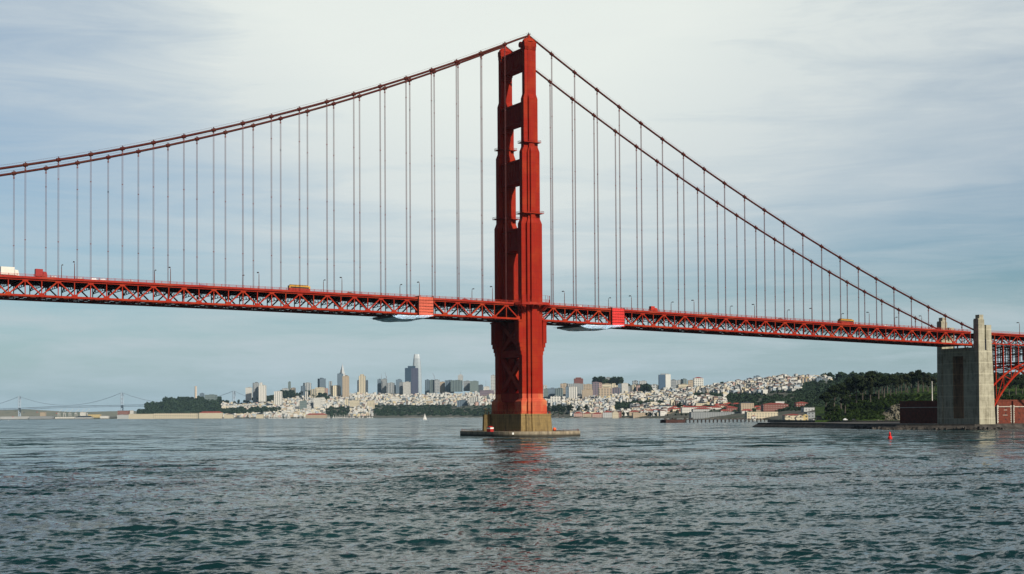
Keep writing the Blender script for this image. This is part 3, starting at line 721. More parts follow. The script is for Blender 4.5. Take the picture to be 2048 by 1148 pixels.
# ------------------------------------------------------------------ hanging safety nets and wrapped work bays on the truss
def tarp(xa, xb, col, label):
    e = empty('maintenance_enclosure', ((xa+xb)/2, 0, ztop((xa+xb)/2))); tag(e, label, 'enclosure', 'sheeted maintenance enclosures on the truss')
    m_, t, b = new_mat('tarp_'+label[:6].strip()); pos = t.node('ShaderNodeNewGeometry').outputs['Position']
    sp = t.node('ShaderNodeSeparateXYZ', inp={0: pos}); nz = t.noise(t.mapping(pos, (.15, 1, 1.1)), 1.0, 5, .7)
    c = t.mix(t.ramp(nz, (.35, .7)), tuple(x*.75 for x in col), tuple(min(1, x*1.15+.02) for x in col))
    c = t.mix(t.math('LESS_THAN', t.math('FRACT', t.math('DIVIDE', sp.outputs[2], 1.3)), .09), c, tuple(x*.45 for x in col))
    t.l.new(c, b.inputs['Base Color']); b.inputs['Roughness'].default_value = .6
    zt_, zb_ = ztop(xa)+1.5, ztop(xb)-HT-1.3
    g = MB(); n = 10
    for k in range(n):
        x_, x2_ = xa+(xb-xa)*k/n, xa+(xb-xa)*(k+1)/n; y_ = -1.5-.08*(k % 2); s = ztop(x_)-ztop(xa)
        g.box(x_, x2_, y_, y_+.15, zb_, zt_+s)
    g.build('sheet', m_, e, loc=((xa+xb)/2, 0, ztop((xa+xb)/2)))
    g = MB(); g.box(xa-.25, xa-.002, -1.7, 3, zb_-.2, zt_+.4); g.box(xb+.002, xb+.25, -1.7, 3, zb_-.2, zt_+.2)
    for k in range(6): g.beam((xa, -1.72, zb_+1.6*k+.8), (xb, -1.72, zb_+1.6*k+.8), .1, .12)
    g.build('frame', M_CABLE, e, loc=((xa+xb)/2, 0, ztop((xa+xb)/2)))
def xof(px, py=620): return float(onY(px, py, -1.5)[0])
tarp(xof(838), xof(866.5), (.66, .10, .045), 'orange sheeted work enclosure hung on the truss left of the tower')
tarp(xof(1224.5), xof(1248.5), (.72, .012, .008), 'bright red sheeted work enclosure hung on the truss right of the tower')
def net(xa, xb, label):
    xm = (xa+xb)/2; z0 = ztop(xm)-HT-.8
    e = empty('safety_net', (xm, W/2, z0)); tag(e, label, 'net', 'safety nets slung below the deck')
    if 'net_mesh' not in MATS:
        m_, t, b = new_mat('net_mesh'); t.n.remove(b); out = t.n['Material Output']
        df = t.node('ShaderNodeBsdfDiffuse', inp={0: (.80, .88, .95, 1)}); tl = t.node('ShaderNodeBsdfTranslucent', inp={0: (.6, .75, .85, 1)}); tp = t.node('ShaderNodeBsdfTransparent')
        a_ = t.node('ShaderNodeAddShader', inp={0: df.outputs[0], 1: tl.outputs[0]}); t.l.new(t.node('ShaderNodeMixShader', inp={0: .30, 1: a_.outputs[0], 2: tp.outputs[0]}).outputs[0], out.inputs[0]); MATS['net_mesh'] = m_
    m_ = MATS['net_mesh']
    L_ = xb-xa; nx, ny = 40, 14; V = []; 
    for i in range(nx+1):
        f_ = i/nx
        sag = 2.9*math.sin(math.pi*min(1, f_*1.0))**.7*(1-.35*f_)+.35*math.sin(f_*9)
        for j in range(ny+1):
            q = j/ny; V.append((xa+L_*f_-xm, -5+37*q-W/2, -.4-sag*math.sin(math.pi*q)**.5-.25*math.sin(q*17+f_*5)))
    g = MB(); 
    idx = lambda i, j: i*(ny+1)+j
    g.add(V, [(idx(i, j), idx(i+1, j), idx(i+1, j+1), idx(i, j+1)) for i in range(nx) for j in range(ny)]); o = g.build('net', m_, e, smooth=True)
    md = o.modifiers.new('thick', 'SOLIDIFY'); md.thickness = .06
    g = MB()
    for i in range(0, nx, 5):
        pts = [V[idx(i, j)] for j in range(ny+1)]; g.tube([(p_[0], p_[1], p_[2]-.04) for p_ in pts], .05, 4)
    g.build('rope', M_BLACK, e)
    g = MB(); g.box(-L_/2-.5, -L_/2+L_*.62, 1.5-W/2, W/2-1, -1.3, -.1)
    for k in range(8): g.beam((-L_/2+L_*.6*k/7, -1.1-W/2, -1.5), (-L_/2+L_*.6*k/7, -1.1-W/2, .9), .18, .18)
    g.build('platform', M_BLACK, e)
net(xof(790, 640), xof(862, 645), 'blue grey safety net bulging below the deck left of the tower')
net(xof(1166, 655), xof(1243, 662), 'blue grey safety net bulging below the deck right of the tower')

# ------------------------------------------------------------------ street lamps along both kerbs
def make_lamp(side):
    e = empty('street_lamp', (0, 0, 0)); s_ = side
    g = MB().tube([(0, 0, -1.0), (0, 0, 7.6)], [.22, .15], 8); g.cbox((0, 0, -1.0), .6, .6, .9); g.build('pole', M_LAMP, e)
    g = MB().tube([(0, 0, 7.5), (0, s_*.15, 8.3), (0, s_*.6, 8.75), (0, s_*1.4, 8.8)], .13, 6); g.build('arm', M_LAMP, e)
    g = MB().loft([([(-.3, s_*1.2-.35), (.3, s_*1.2-.35), (.3, s_*2.5), (-.3, s_*2.5)][::1], 8.45), ([(-.22, s_*1.3-.2), (.22, s_*1.3-.2), (.22, s_*2.3), (-.22, s_*2.3)], 8.95)]); g.build('lamp_head', M_BLACK, e)
    return e
near_px = [148, 340, 517, 683, 838, 984, 1128, 1262, 1387, 1508, 1623, 1737, 1842]
far_px = [122, 308, 484, 646, 799, 943, 1216, 1341, 1459, 1573, 1681, 1788]
lampN = make_lamp(1); lampF = make_lamp(-1); first = {1: True, -1: True}
def lmk(x):
    if x < -180: return 'towards the open left end of the deck'
    if x < -60: return 'left of the orange work enclosure'
    if x < 40: return 'close to the tall tower'
    if x < 110: return 'by the bright red work enclosure'
    if x < 240: return 'midway along the side span'
    return 'close to the concrete pylon'
cnt = {}
NAMES = ['first', 'second', 'third', 'fourth', 'fifth', 'sixth', 'seventh', 'eighth', 'ninth', 'tenth', 'eleventh', 'twelfth', 'thirteenth', 'fourteenth']
for side, proto, L_, Y_ in ((1, lampN, near_px, 3.2), (-1, lampF, far_px, W-3.2)):
    for i, px in enumerate(L_):
        x = float(onY(px+1, 600, Y_)[0]); o = proto if first[side] else copy_tree(proto); first[side] = False
        o.location = (x, Y_, ztop(x)+1.2)
        tag(o, f"{'tall curved street lamp on the near kerb' if side == 1 else 'curved street lamp on the far kerb'}, {NAMES[i]} of its row from the left end", 'street lamp', 'street lamps along the bridge deck')
x = float(onY(2039, 650, 3.2)[0]); o = copy_tree(lampN); o.location = (x, 3.2, 65.0); tag(o, 'curved street lamp on the arch bridge right of the pylon', 'street lamp', 'street lamps along the bridge deck')

# ------------------------------------------------------------------ traffic
def wheels(e, xs, r, wd):
    for x in xs:
        for y in (-wd/2, wd/2): MB().tube([(x, y-.13, r), (x, y+.13, r)], r, 12).build('wheel', M_TYRE, e)
def make_truck(L_, h_, wd, col, label, cabcol=None):
    e = empty('truck'); tag(e, label, 'truck')
    m1 = plain('paint_%s' % label[:8].replace(' ', '_'), col, .4, .06); m2 = plain('cab_%s' % label[:8].replace(' ', '_'), cabcol or col, .4, .06)
    MB().cbox((-.9, 0, 1.0), L_-2.4, wd, h_-1.0).build('cargo_box', m1, e)
    g = MB(); x0 = L_/2-1.9; g.add([(x0+a, y, z) for y in (-wd/2+.06, wd/2-.06) for a, z in ((0, .6), (1.9, .6), (1.9, 1.6), (1.5, h_*.72), (0, h_*.76))], [(0,1,2,3,4), (9,8,7,6,5), (0,5,6,1), (1,6,7,2), (2,7,8,3), (3,8,9,4), (4,9,5,0)]); g.build('cab', m2, e)
    g = MB(); g.add([(x0+1.93, y, 1.65) for y in (-wd/2+.2, wd/2-.2)]+[(x0+1.56, y, h_*.70) for y in (wd/2-.2, -wd/2+.2)], [(0,1,2,3)]); g.build('windscreen', M_GLASS, e)
    wheels(e, (-L_/2+1.3, L_/2-1.5), .5, wd-.2); return e
def make_car(col, label):
    e = empty('car'); tag(e, label, 'car', 'cars crossing the bridge'); m1 = plain('car_'+label.split()[0], col, .3, .04)
    prof = [(-2.2, .35), (-2.2, .85), (-1.5, .95), (-1.0, 1.45), (.4, 1.48), (1.1, .98), (2.1, .82), (2.2, .35)]; n = len(prof)
    g = MB(); g.add([(x, y*(1 if z < 1.1 else .84), z) for y in (-.88, .88) for x, z in prof], [tuple(range(n))]+[tuple(range(2*n-1, n-1, -1))]+[(k, (k+1) % n, (k+1) % n+n, k+n)[::-1] for k in range(n)]); g.build('body', m1, e)
    g = MB()
    for y in (-.83, .83): g.add([(-1.25, y*1.0, 1.02), (.85, y, 1.02), (.3, y*.93, 1.40), (-.95, y*.93, 1.40)], [(0,1,2,3)])
    g.build('side_window', M_GLASS, e); wheels(e, (-1.4, 1.4), .33, 1.7); return e
def make_bus(label):
    e = empty('tour_bus'); tag(e, label, 'bus', 'open top tour buses on the bridge'); m1 = plain('bus_gold', (.55, .30, .04), .4, .1); m2 = plain('bus_red', (.30, .02, .015), .4, .1)
    MB().cbox((0, 0, .4), 11.5, 2.5, 1.5).build('lower_body', m2, e); MB().cbox((0, 0, 1.9), 11.5, 2.5, 1.3).build('upper_body', m1, e)
    g = MB()
    for y in (-1.27, 1.24): g.box(-5.2, 5.0, y, y+.03, 1.95, 2.6)
    g.build('side_window', M_GLASS, e)
    g = MB()
    for k in range(12): g.box(-5+k*.85, -4.7+k*.85, -1.0, 1.0, 3.2, 3.75)
    g.build('seats', m1, e); wheels(e, (-3.6, 3.6), .5, 2.3); return e
def road(o, px, lane, flip=False):
    x = float(onY(px, 600, lane)[0]); o.location = (x, lane, ztop(x)+1.02); o.rotation_euler = (0, .0234 if x > 0 else .018, math.pi if flip else 0)
road(make_truck(8.6, 4.7, 2.6, (.72, .70, .62), 'white box truck at the left end of the deck'), 18, 5.5)
road(make_truck(5.8, 4.5, 2.5, (.30, .012, .012), 'dark red box van following the white truck'), 81, 5.5)
road(make_bus('gold and red tour bus on the deck left of the tower'), 598, 5.5)
road(make_bus('gold and red tour bus on the deck near the concrete pylon'), 1691, 5.5)
road(make_truck(5.0, 3.6, 2.3, (.45, .03, .015), 'orange red work truck on the deck right of the red enclosure'), 1306, 4.9)
carcols = [('dark', (.02, .02, .025)), ('white', (.7, .7, .7)), ('silver', (.4, .4, .42)), ('maroon', (.2, .015, .02)), ('blue', (.03, .07, .2)), ('black', (.015, .015, .015)), ('grey', (.15, .15, .16))]
lmkc = [(108, 'maroon', 'just ahead of the dark red box van'), (160, 'dark', 'under the second tall lamp from the left end'), (188, 'white', 'in a queue left of the third lamp pair'), (206, 'silver', 'behind the white car in the queue'), (262, 'grey', 'alone between the queue and the gold bus'), (405, 'blue', 'well behind the gold bus left of the tower'), (700, 'black', 'midway between gold bus and orange enclosure'), (930, 'maroon', 'approaching the tall tower from the left'), (955, 'silver', 'nearest the tall tower on its left'), (1160, 'white', 'between the tower and the red enclosure'), (1420, 'grey', 'midway along the side span'), (1560, 'dark', 'behind the bus on the side span'), (1770, 'white', 'between the second bus and the pylon'), (1865, 'silver', 'nearest the concrete pylon')]
for px, cn, wh in lmkc:
    road(make_car(dict(carcols)[cn], f'{cn} car {wh} seen through the railing'), px, 5.6)

# ------------------------------------------------------------------ land
def shoreD(px): return interp(px, [(-400, 8300), (300, 8000), (420, 7600), (700, 7000), (900, 6700), (1060, 5400), (1150, 4700), (1300, 3750), (1450, 3050), (1560, 2500), (1640, 2050), (1700, 1900), (2500, 1900)])
RIDGE = [(-400, 833), (230, 833), (275, 831), (300, 822), (330, 808), (370, 801), (395, 798), (430, 806), (480, 811), (520, 806), (570, 800), (600, 795), (650, 793), (700, 790), (800, 791), (900, 790), (1000, 789), (1100, 796), (1180, 792), (1230, 786), (1290, 785), (1340, 783), (1400, 778), (1450, 771), (1500, 764), (1550, 758), (1640, 758), (1700, 762), (2500, 765)]
def ridgeD(px): return shoreD(px)+interp(px, [(230, 500), (300, 700), (450, 1500), (700, 2000), (1640, 2600)])
def cityz(px, D):
    d0, dr = shoreD(px), ridgeD(px); zr = at(px, interp(px, RIDGE), dr)[2]
    if D <= d0: return -6+max(0, (D-d0+60)/60)*8
    t_ = (D-d0)/(dr-d0)
    if t_ < 1: return 2.5+(zr-2.5)*(t_**1.25)
    return max(-5, zr*(1-(t_-1)*.9))
def grid_land(name, fn, pxs, Ds, mat, label, kind='structure'):
    V = np.array([ptz(px, fn(px, D), D) for D in Ds for px in pxs]); n = len(pxs)
    i, j = np.meshgrid(np.arange(len(Ds)-1), np.arange(n-1), indexing='ij')
    Fc = np.stack([i*n+j, i*n+j+1, (i+1)*n+j+1, (i+1)*n+j], -1).reshape(-1, 4)
    o = mesh_np(name, V, Fc, mat, smooth=True); tag(o, label, kind=kind); return o
def land_mat(name, cols, scale):
    m, t, b = new_mat(name); pos = t.node('ShaderNodeNewGeometry').outputs['Position']
    n_ = t.noise(pos, scale, 7, .65); n2_ = t.noise(pos, scale*6, 5, .7)
    c = t.mix(t.ramp(n_, (.42, .58)), cols[0], cols[1]); c = t.mix(t.ramp(n2_, (.52, .68)), c, cols[2])
    t.l.new(c, b.inputs['Base Color']); b.inputs['Roughness'].default_value = .95; b.inputs['Specular IOR Level'].default_value = .1; MATS[name] = m; return m
M_CITYG = land_mat('city_ground', ((.05, .07, .045), (.11, .10, .085), (.22, .21, .19)), .012)
grid_land('city_hills', cityz, np.arange(-420, 1760, 10), np.concatenate([np.arange(1700, 4000, 60), np.arange(4000, 11000, 120)]), M_CITYG, 'hills under the city')
M_FOR = land_mat('forest_floor', ((.015, .028, .012), (.03, .045, .02), (.05, .055, .03)), .03)
FR = [(1500, 845), (1560, 826), (1590, 806), (1620, 785), (1645, 770), (1680, 758), (1720, 753), (1760, 749), (1800, 749), (1850, 753), (1900, 757), (2300, 757)]
def forz(px, D):
    zr = at(px, interp(px, FR), 3500)[2]; t_ = (D-2500)/1000
    return max(-8, (zr*max(0, t_)**.8 if t_ < 1 else zr*(1-(t_-1)*.4))) if t_ > 0 else -8
grid_land('wooded_hill', forz, np.arange(1500, 2320, 12), np.arange(2440, 4600, 70), M_FOR, 'dark wooded hill behind the headland')
HR = [(1600, 852), (1650, 846), (1668, 836), (1690, 826), (1730, 814), (1780, 803), (1830, 792), (1880, 786), (1960, 782), (2048, 774), (2500, 760)]
def hz(px, D):
    sh = interp(px, [(1640, 1490), (1790, 1470), (2500, 1470)])
    if D < sh: return -6
    zr = at(px, interp(px, HR), 1660)[2]; t_ = (D-sh-14)/(1660-sh-14)
    if t_ <= 0: return 4.2
    b_ = 1.6*math.sin(px*.21+D*.05)*math.sin(D*.11+px*.07)+.9*math.sin(px*.53+D*.2)
    return 4.2+(max(zr, 4.4)-4.2)*min(1, t_)**.75+(b_*min(1, t_*3) if zr > 6 else 0)+(max(0, t_-1)*6)
def hmat():
    m, t, b = new_mat('headland_grass'); g_ = t.node('ShaderNodeNewGeometry'); pos = g_.outputs['Position']
    n_ = t.noise(pos, .045, 7, .65, .3); n2_ = t.noise(pos, .25, 6, .7)
    c = t.mix(t.ramp(n_, (.44, .56)), (.010, .022, .006), (.050, .085, .016)); c = t.mix(t.ramp(n2_, (.5, .65)), c, (.018, .032, .008))
    t.l.new(c, b.inputs['Base Color']); b.inputs['Roughness'].default_value = .95; b.inputs['Specular IOR Level'].default_value = .05
    bp = t.node('ShaderNodeBump', inp={'Strength': 1.0, 'Distance': 2.0, 'Height': n2_}); t.l.new(bp.outputs[0], b.inputs['Normal']); return m
M_HEAD = hmat()
grid_land('headland', hz, np.arange(1630, 2500, 5), np.concatenate([[1440, 1466, 1472], np.arange(1484, 2100, 14)]), M_HEAD, 'green headland slope behind the fort')
# bluff of bare pale rock beside the fort and the low sea wall along the road
def cliff():
    m = land_mat('bluff_rock', ((.10, .09, .065), (.20, .18, .14), (.03, .04, .02)), .12)
    V = []; nx, ny = 34, 16
    for i in range(nx+1):
        px = 1724+(1800-1724)*i/nx; top = interp(px, [(1724, 840), (1745, 835), (1765, 826), (1782, 812), (1800, 806)])
        for j in range(ny+1):
            q = j/ny; y_ = 842+(top-842)*q; D = 1478+55*q+3.5*math.sin(px*.31+q*5)+random.uniform(-4.5, 4.5); y_ += random.uniform(-.6, .6)*(0 < j < ny)
            V.append(at(px, y_, D))
    f_ = [(i*(ny+1)+j, (i+1)*(ny+1)+j, (i+1)*(ny+1)+j+1, i*(ny+1)+j+1) for i in range(nx) for j in range(ny)]
    g = MB(); g.add(V, f_); o = g.build('rock_bluff', m); tag(o, 'bare pale rock bluff beside the dark fort', kind='structure')
cliff()
def strip(name, pts, zt_, dep, mat, label, cat, zb_=-3):
    g = MB(); P = [ptz(px, 0, D) for px, D in pts]; Q = [ptz(px, 0, D+dep) for px, D in pts]; n = len(P)
    vs = [(p_[0], p_[1], z) for z in (zb_, zt_) for p_ in P+Q]; fs = []
    for k in range(n-1): fs += [(k, k+1, 2*n+k+1, 2*n+k), (2*n+k, 2*n+k+1, 3*n+k+1, 3*n+k), (n+k+1, n+k, 3*n+k, 3*n+k+1)]
    fs += [(0, 2*n, 3*n, n), (n-1, 2*n-1, 4*n-1, 3*n-1)]
    g.add(vs, fs); o = g.build(name, mat); tag(o, label, cat); return o
strip('road_sea_wall', [(1535, 1980), (1548, 1760), (1600, 1600), (1640, 1520), (1700, 1465), (1795, 1430), (1900, 1400)], 3.9, 40, M_ROCK, 'long dark sea wall below the green headland', 'sea wall')
M_SAND = plain('sand', (.34, .30, .23), .95, .2, .05); M_DUNE = plain('dune_grass', (.06, .09, .035), .95, .5, .05)
def beach(name, d0_, d1_, z0, z1, mat, pxs, label):
    g = MB(); P = []
    for px in pxs:
        D = shoreD(px); P += [ptz(px, z0, D+d0_), ptz(px, z1, D+d1_)]
    g.add(P, [(2*k, 2*k+2, 2*k+3, 2*k+1) for k in range(len(pxs)-1)]); o = g.build(name, mat); tag(o, label, kind='structure')
beach('beach', -40, 90, -.8, 2.9, M_SAND, list(range(790, 1600, 15)), 'pale sandy beach along the far shore')
beach('dune_ground', 80, 330, 2.6, 4.6, M_DUNE, list(range(1090, 1600, 15)), 'green strip of dune grass behind the beach')
# far hills across the bay
def farz(px, D):
    y_ = interp(px, [(-900, 800), (-60, 819), (60, 820), (150, 823), (300, 823), (600, 822), (1100, 820), (2500, 806)])
    zr = at(px, y_, 13800)[2]; t_ = (D-13000)/800; return -5+(zr+5)*max(0, min(1, t_))+5*math.sin(px*.031)*max(0, min(1, t_))
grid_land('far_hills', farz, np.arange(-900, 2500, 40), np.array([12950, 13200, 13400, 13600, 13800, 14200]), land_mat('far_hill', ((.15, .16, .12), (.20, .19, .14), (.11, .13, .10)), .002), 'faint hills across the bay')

def landz(px, D):
    z = cityz(px, D)
    if px > 1495: z = max(z, forz(px, D))
    return z
_GY = {}
def hit(px, y, d_near=0):   # distance at which the land first reaches image row y in this column
    key = int(round(px/4))
    if key not in _GY:
        q = key*4; Ds = np.arange(max(1900, shoreD(q)-50), 9800, 25.0); ys = []
        for D in Ds: v = ptz(q, landz(q, D), D)-_C; ys.append(574+SY-F*(v@_U)/(v@_d))
        _GY[key] = (Ds, np.array(ys))
    Ds, ys = _GY[key]; k = np.nonzero(ys <= y)[0]
    return float(Ds[k[0]]) if len(k) else float(Ds[int(np.argmin(ys))])
# ------------------------------------------------------------------ foliage
def blob_faces(c, rx, ry, rz, n, s):
    """n leaf clump quads through an ellipsoid, denser at its shell"""
    u = RNG.normal(size=(n, 3)); u /= np.linalg.norm(u, axis=1)[:, None]; rr = RNG.uniform(.55, 1.08, (n, 1))
    p_ = np.array(c)+u*rr*np.array([rx, ry, rz])
    a = RNG.normal(size=(n, 3)); a /= np.linalg.norm(a, axis=1)[:, None]; b_ = np.cross(a, u+RNG.normal(size=(n, 3))*.5); b_ /= np.linalg.norm(b_, axis=1)[:, None]+1e-9
    sz = s*RNG.uniform(.6, 1.3, (n, 1)); a, b_ = a*sz, b_*sz*.7
    return np.stack([p_-a-b_, p_+a-b_, p_+a*.7+b_, p_-a*.8+b_*1.1], 1).reshape(-1, 3)
def leaf_mat(name, a, b_):
    m, t, bs = new_mat(name); pos = t.node('ShaderNodeNewGeometry').outputs['Position']
    n_ = t.noise(pos, .09, 3); n2_ = t.noise(pos, .9, 2)
    c = t.mix(t.ramp(n_, (.35, .65)), a, b_); c = t.mix(t.math('MULTIPLY', n2_, .4), c, tuple(x*1.5 for x in b_))
    t.l.new(c, bs.inputs['Base Color']); bs.inputs['Roughness'].default_value = .9; bs.inputs['Specular IOR Level'].default_value = .08; MATS[name] = m; return m
M_CYP = leaf_mat('cypress_leaf', (.007, .014, .006), (.020, .030, .012))
M_EUC = leaf_mat('eucalyptus_leaf', (.012, .020, .009), (.036, .042, .020))
M_FARL = leaf_mat('far_leaf', (.014, .030, .018), (.030, .048, .025))
M_SHRUB = leaf_mat('shrub_leaf', (.007, .015, .004), (.030, .052, .010))
M_TRUNK = plain('bark', (.085, .072, .058), .9, .4, .8)
def foliage(blobs, s, per):
    return np.concatenate([blob_faces(c, rx, ry, rz, per, s) for c, rx, ry, rz in blobs])
def quads(name, V, mat, parent=None):
    o = mesh_np(name, V, np.arange(len(V)).reshape(-1, 4), mat)
    if parent is not None: o.parent = parent
    return o
def make_tree(kind, sd_):
    random.seed(sd_); e = empty('cypress_tree' if kind == 'c' else 'eucalyptus_tree' if kind == 'e' else 'round_tree'); bl = []; br = []
    if kind == 'c':      # wind swept, flat topped; height 1 unit = 20 m
        H = 20
        for k in range(13):
            a = random.uniform(0, 6.28); r = random.uniform(0, 6.0); z = random.uniform(11.5, 17.8)-r*.25
            bl.append(((r*math.cos(a)+1.0, r*math.sin(a), z), random.uniform(2.2, 3.8), random.uniform(2.2, 3.8), random.uniform(1.0, 1.9)))
        bl.append(((1, 0, 18.2), 3.2, 3.0, 1.5)); lean = 1.4
    elif kind == 'e':
        H = 24
        for k in range(15):
            a = random.uniform(0, 6.28); z = random.uniform(8, 21.5); r = random.uniform(.4, 3.6)*(1.1-abs(z-15)/16)
            bl.append(((r*math.cos(a), r*math.sin(a), z), random.uniform(1.5, 2.7), random.uniform(1.5, 2.7), random.uniform(1.6, 2.6)))
        lean = .8
    else:
        H = 11
        for k in range(8):
            a = random.uniform(0, 6.28); r = random.uniform(0, 2.6); bl.append(((r*math.cos(a), r*math.sin(a), random.uniform(3.6, 8.6)), 2.4, 2.4, 2.0))
        lean = .2
    g = MB(); top = (lean, 0, H*.72); g.tube([(0, 0, -2.5), (lean*.3, .2, H*.28), (lean*.7, -.1, H*.5), top], [.75, .55, .42, .2], 7)
    for (c, rx, ry, rz) in bl[::2]:
        f_ = random.uniform(.32, .55); g.tube([(lean*f_, 0, H*f_), ((c[0]+lean*f_)/2, c[1]/2, (c[2]+H*f_)/2+.6), c], [.3, .2, .08], 5)
    g.build('trunk', M_TRUNK, e)
    quads('crown', foliage(bl, .62, 210 if kind != 'r' else 150), M_CYP if kind == 'c' else M_EUC if kind == 'e' else M_CYP, e); return e
TREES = {}
def put_tree(kind, px, yb, D, h_, label, cat='tree', group='trees on the headland'):
    H = {'c': 20, 'e': 24, 'r': 11}[kind]; sd_ = random.randint(0, 3); key = (kind, sd_)
    if key not in TREES: st = random.getstate(); TREES[key] = make_tree(kind, 100+sd_*7+ord(kind)); random.setstate(st); o = TREES[key]
    else: o = copy_tree(TREES[key])
    p_ = at(px, yb, D); s_ = h_/H; o.location = tuple(p_); o.rotation_euler = (0, 0, random.uniform(-.8, .8) if kind == 'c' else random.uniform(0, 6.28)); o.scale = (s_*random.uniform(.9, 1.15), s_*random.uniform(.9, 1.15), s_)
    tag(o, label, cat, group); return o
random.seed(21)
# headland trees: (kind, px, base y, top y, distance, label)
HT_ = [('c', 1668, 818, 772, 1560, 'dark cypress at the left end of the headland grove'), ('c', 1682, 812, 768, 1580, 'broad cypress with a bare pale trunk second from the headland tip'),
 ('c', 1651, 826, 785, 1545, 'low dark cypress leaning over the road at the headland tip'),
 ('c', 1700, 806, 757, 1600, 'flat topped cypress above the green slope'), ('c', 1713, 804, 752, 1580, 'cypress with a forked trunk on the slope'),
 ('e', 1725, 800, 750, 1600, 'tall tree with a long pale straight trunk on the slope'), ('c', 1740, 798, 744, 1610, 'highest flat crowned cypress of the headland grove'),
 ('e', 1741, 799, 756, 1570, 'pale trunked tree standing before the highest cypress'), ('c', 1757, 796, 750, 1610, 'dense black green cypress in the middle of the grove'),
 ('c', 1768, 790, 753, 1590, 'cypress with a sloping crown right of the grove middle'), ('c', 1781, 786, 750, 1620, 'dark cypress above the bright green slope'),
 ('e', 1792, 784, 752, 1640, 'grey green eucalyptus behind the bright slope'), ('e', 1803, 783, 750, 1650, 'slender eucalyptus left of the two tall crowns'),
 ('e', 1815, 782, 746, 1650, 'eucalyptus with a ragged top before the skyline'), ('e', 1826, 781, 742, 1660, 'tall eucalyptus that tops the skyline'),
 ('c', 1835, 780, 741, 1650, 'wide cypress whose crown breaks the skyline'), ('e', 1846, 780, 745, 1650, 'eucalyptus left of the pylon with a thin crown'),
 ('e', 1857, 780, 749, 1650, 'lower eucalyptus near the pylon edge'), ('e', 1868, 780, 752, 1660, 'eucalyptus half hidden by the concrete pylon'),
 ('c', 1690, 822, 790, 1540, 'small cypress low on the slope above the road'), ('c', 1660, 838, 806, 1520, 'bushy cypress beside the road at the headland foot'),
 ('e', 1990, 790, 750, 1600, 'dark tree seen through the steel arch beside the pylon'), ('c', 2004, 792, 756, 1590, 'dark cypress seen under the steel arch rib'),
 ('e', 2018, 788, 752, 1600, 'tall dark tree under the middle of the visible arch'), ('c', 2032, 790, 750, 1600, 'broad dark tree above the fort wall'),
 ('e', 2045, 788, 748, 1610, 'dark tree at the far right above the fort')]
for kd, px, yb, yt, D, lb in HT_: put_tree(kd, px, yb, D, (yb-yt)*D/F*1.05, lb)
for k in range(16):  # second row deeper in the grove
    px = 1696+k*11.5+random.uniform(-3, 3); yb = interp(px, [(1690, 800), (1780, 782), (1880, 778)]); D = 1720+random.uniform(0, 60)
    put_tree(random.choice('cee'), px, yb, D, (yb-interp(px, [(1690, 762), (1740, 748), (1790, 752), (1830, 745), (1880, 756)])+random.uniform(-3, 4))*D/F,
             f"tree in the back row of the grove, {NAMES[k] if k < 14 else ('fifteenth', 'sixteenth')[k-14]} from its left end")
# shoreline trees beyond the pier
SH = [('c', 1094, 833, 812), ('c', 1108, 833.5, 811), ('c', 1117, 833.5, 808), ('c', 1126, 833.5, 813), ('c', 1139, 832.5, 809), ('c', 1158, 828, 812), ('c', 1172, 827, 810), ('r', 1247, 832, 823), ('r', 1255, 832, 824), ('r', 1263, 832, 824),
      ('r', 1284, 832, 825), ('r', 1293, 832, 825), ('r', 1302, 832, 825), ('r', 1310, 832, 826), ('r', 1335, 832, 828), ('r', 1351, 832, 827), ('r', 1363, 832, 826), ('r', 1372, 832, 826), ('c', 1360, 822, 804)]
SHL = ['dark cypress just right of the tower pier', 'wide cypress left of the shoreline clump', 'tallest cypress of the shoreline clump', 'cypress right of the tallest in the clump', 'lone cypress right of the shoreline clump', 'small cypress behind the red roofed sheds', 'dark cypress among the pale houses by the shore',
       'round tree right of the cream gabled house', 'middle round tree of three by the gabled house', 'last round tree of three by the gabled house', 'round tree at the left end of the hedge row', 'round tree second in the hedge row', 'round tree third in the hedge row', 'round tree at the right end of the hedge row', 'small round bush against the beige wall', 'round bush further right against the beige wall', 'round tree left of the wharf end', 'round tree behind the wharf end', 'narrow dark conifer between the red roofed barracks']
for (kd, px, yb, yt), lb in zip(SH, SHL):
    D = shoreD(px)+120; put_tree(kd, px, yb, D, (yb-yt)*D/F, lb, group='trees along the far shore')
# masses of far woodland: px range, base y line, crown height m, distance, count
def wood(name, label, specs, mat=None, s_=2.6):
    V = []
    for (pa, pb, ya, yb, D, hh, n) in specs:
        for k in range(n):
            px = random.uniform(pa, pb); y_ = random.uniform(ya, yb); D_ = D if D else None
            f_ = (y_-ya)/(yb-ya+1e-6)
            if name != 'headland_shrubs': D_ = hit(px, y_) if (px < 1640 or y_ > 0) and name != 'harbour_hill_woods' else (D[0]+(D[1]-D[0])*f_ if isinstance(D, tuple) else D)
            else: D_ = D[0]+(D[1]-D[0])*f_
            p_ = at(px, y_, D_); h_ = hh*random.uniform(.6, 1.15); r = h_*random.uniform(.42, .7)
            for q in range(4):
                c = (p_[0]+random.uniform(-.5, .5)*r, p_[1]+random.uniform(-.5, .5)*r, p_[2]-h_*.1+h_*random.uniform(-.25, .25)); V.append(blob_faces(c, r*.6, r*.6, h_*.36, 26, s_*D_/5000+.7))
    o = quads(name, np.concatenate(V), mat or M_FARL); tag(o, label, kind='stuff')
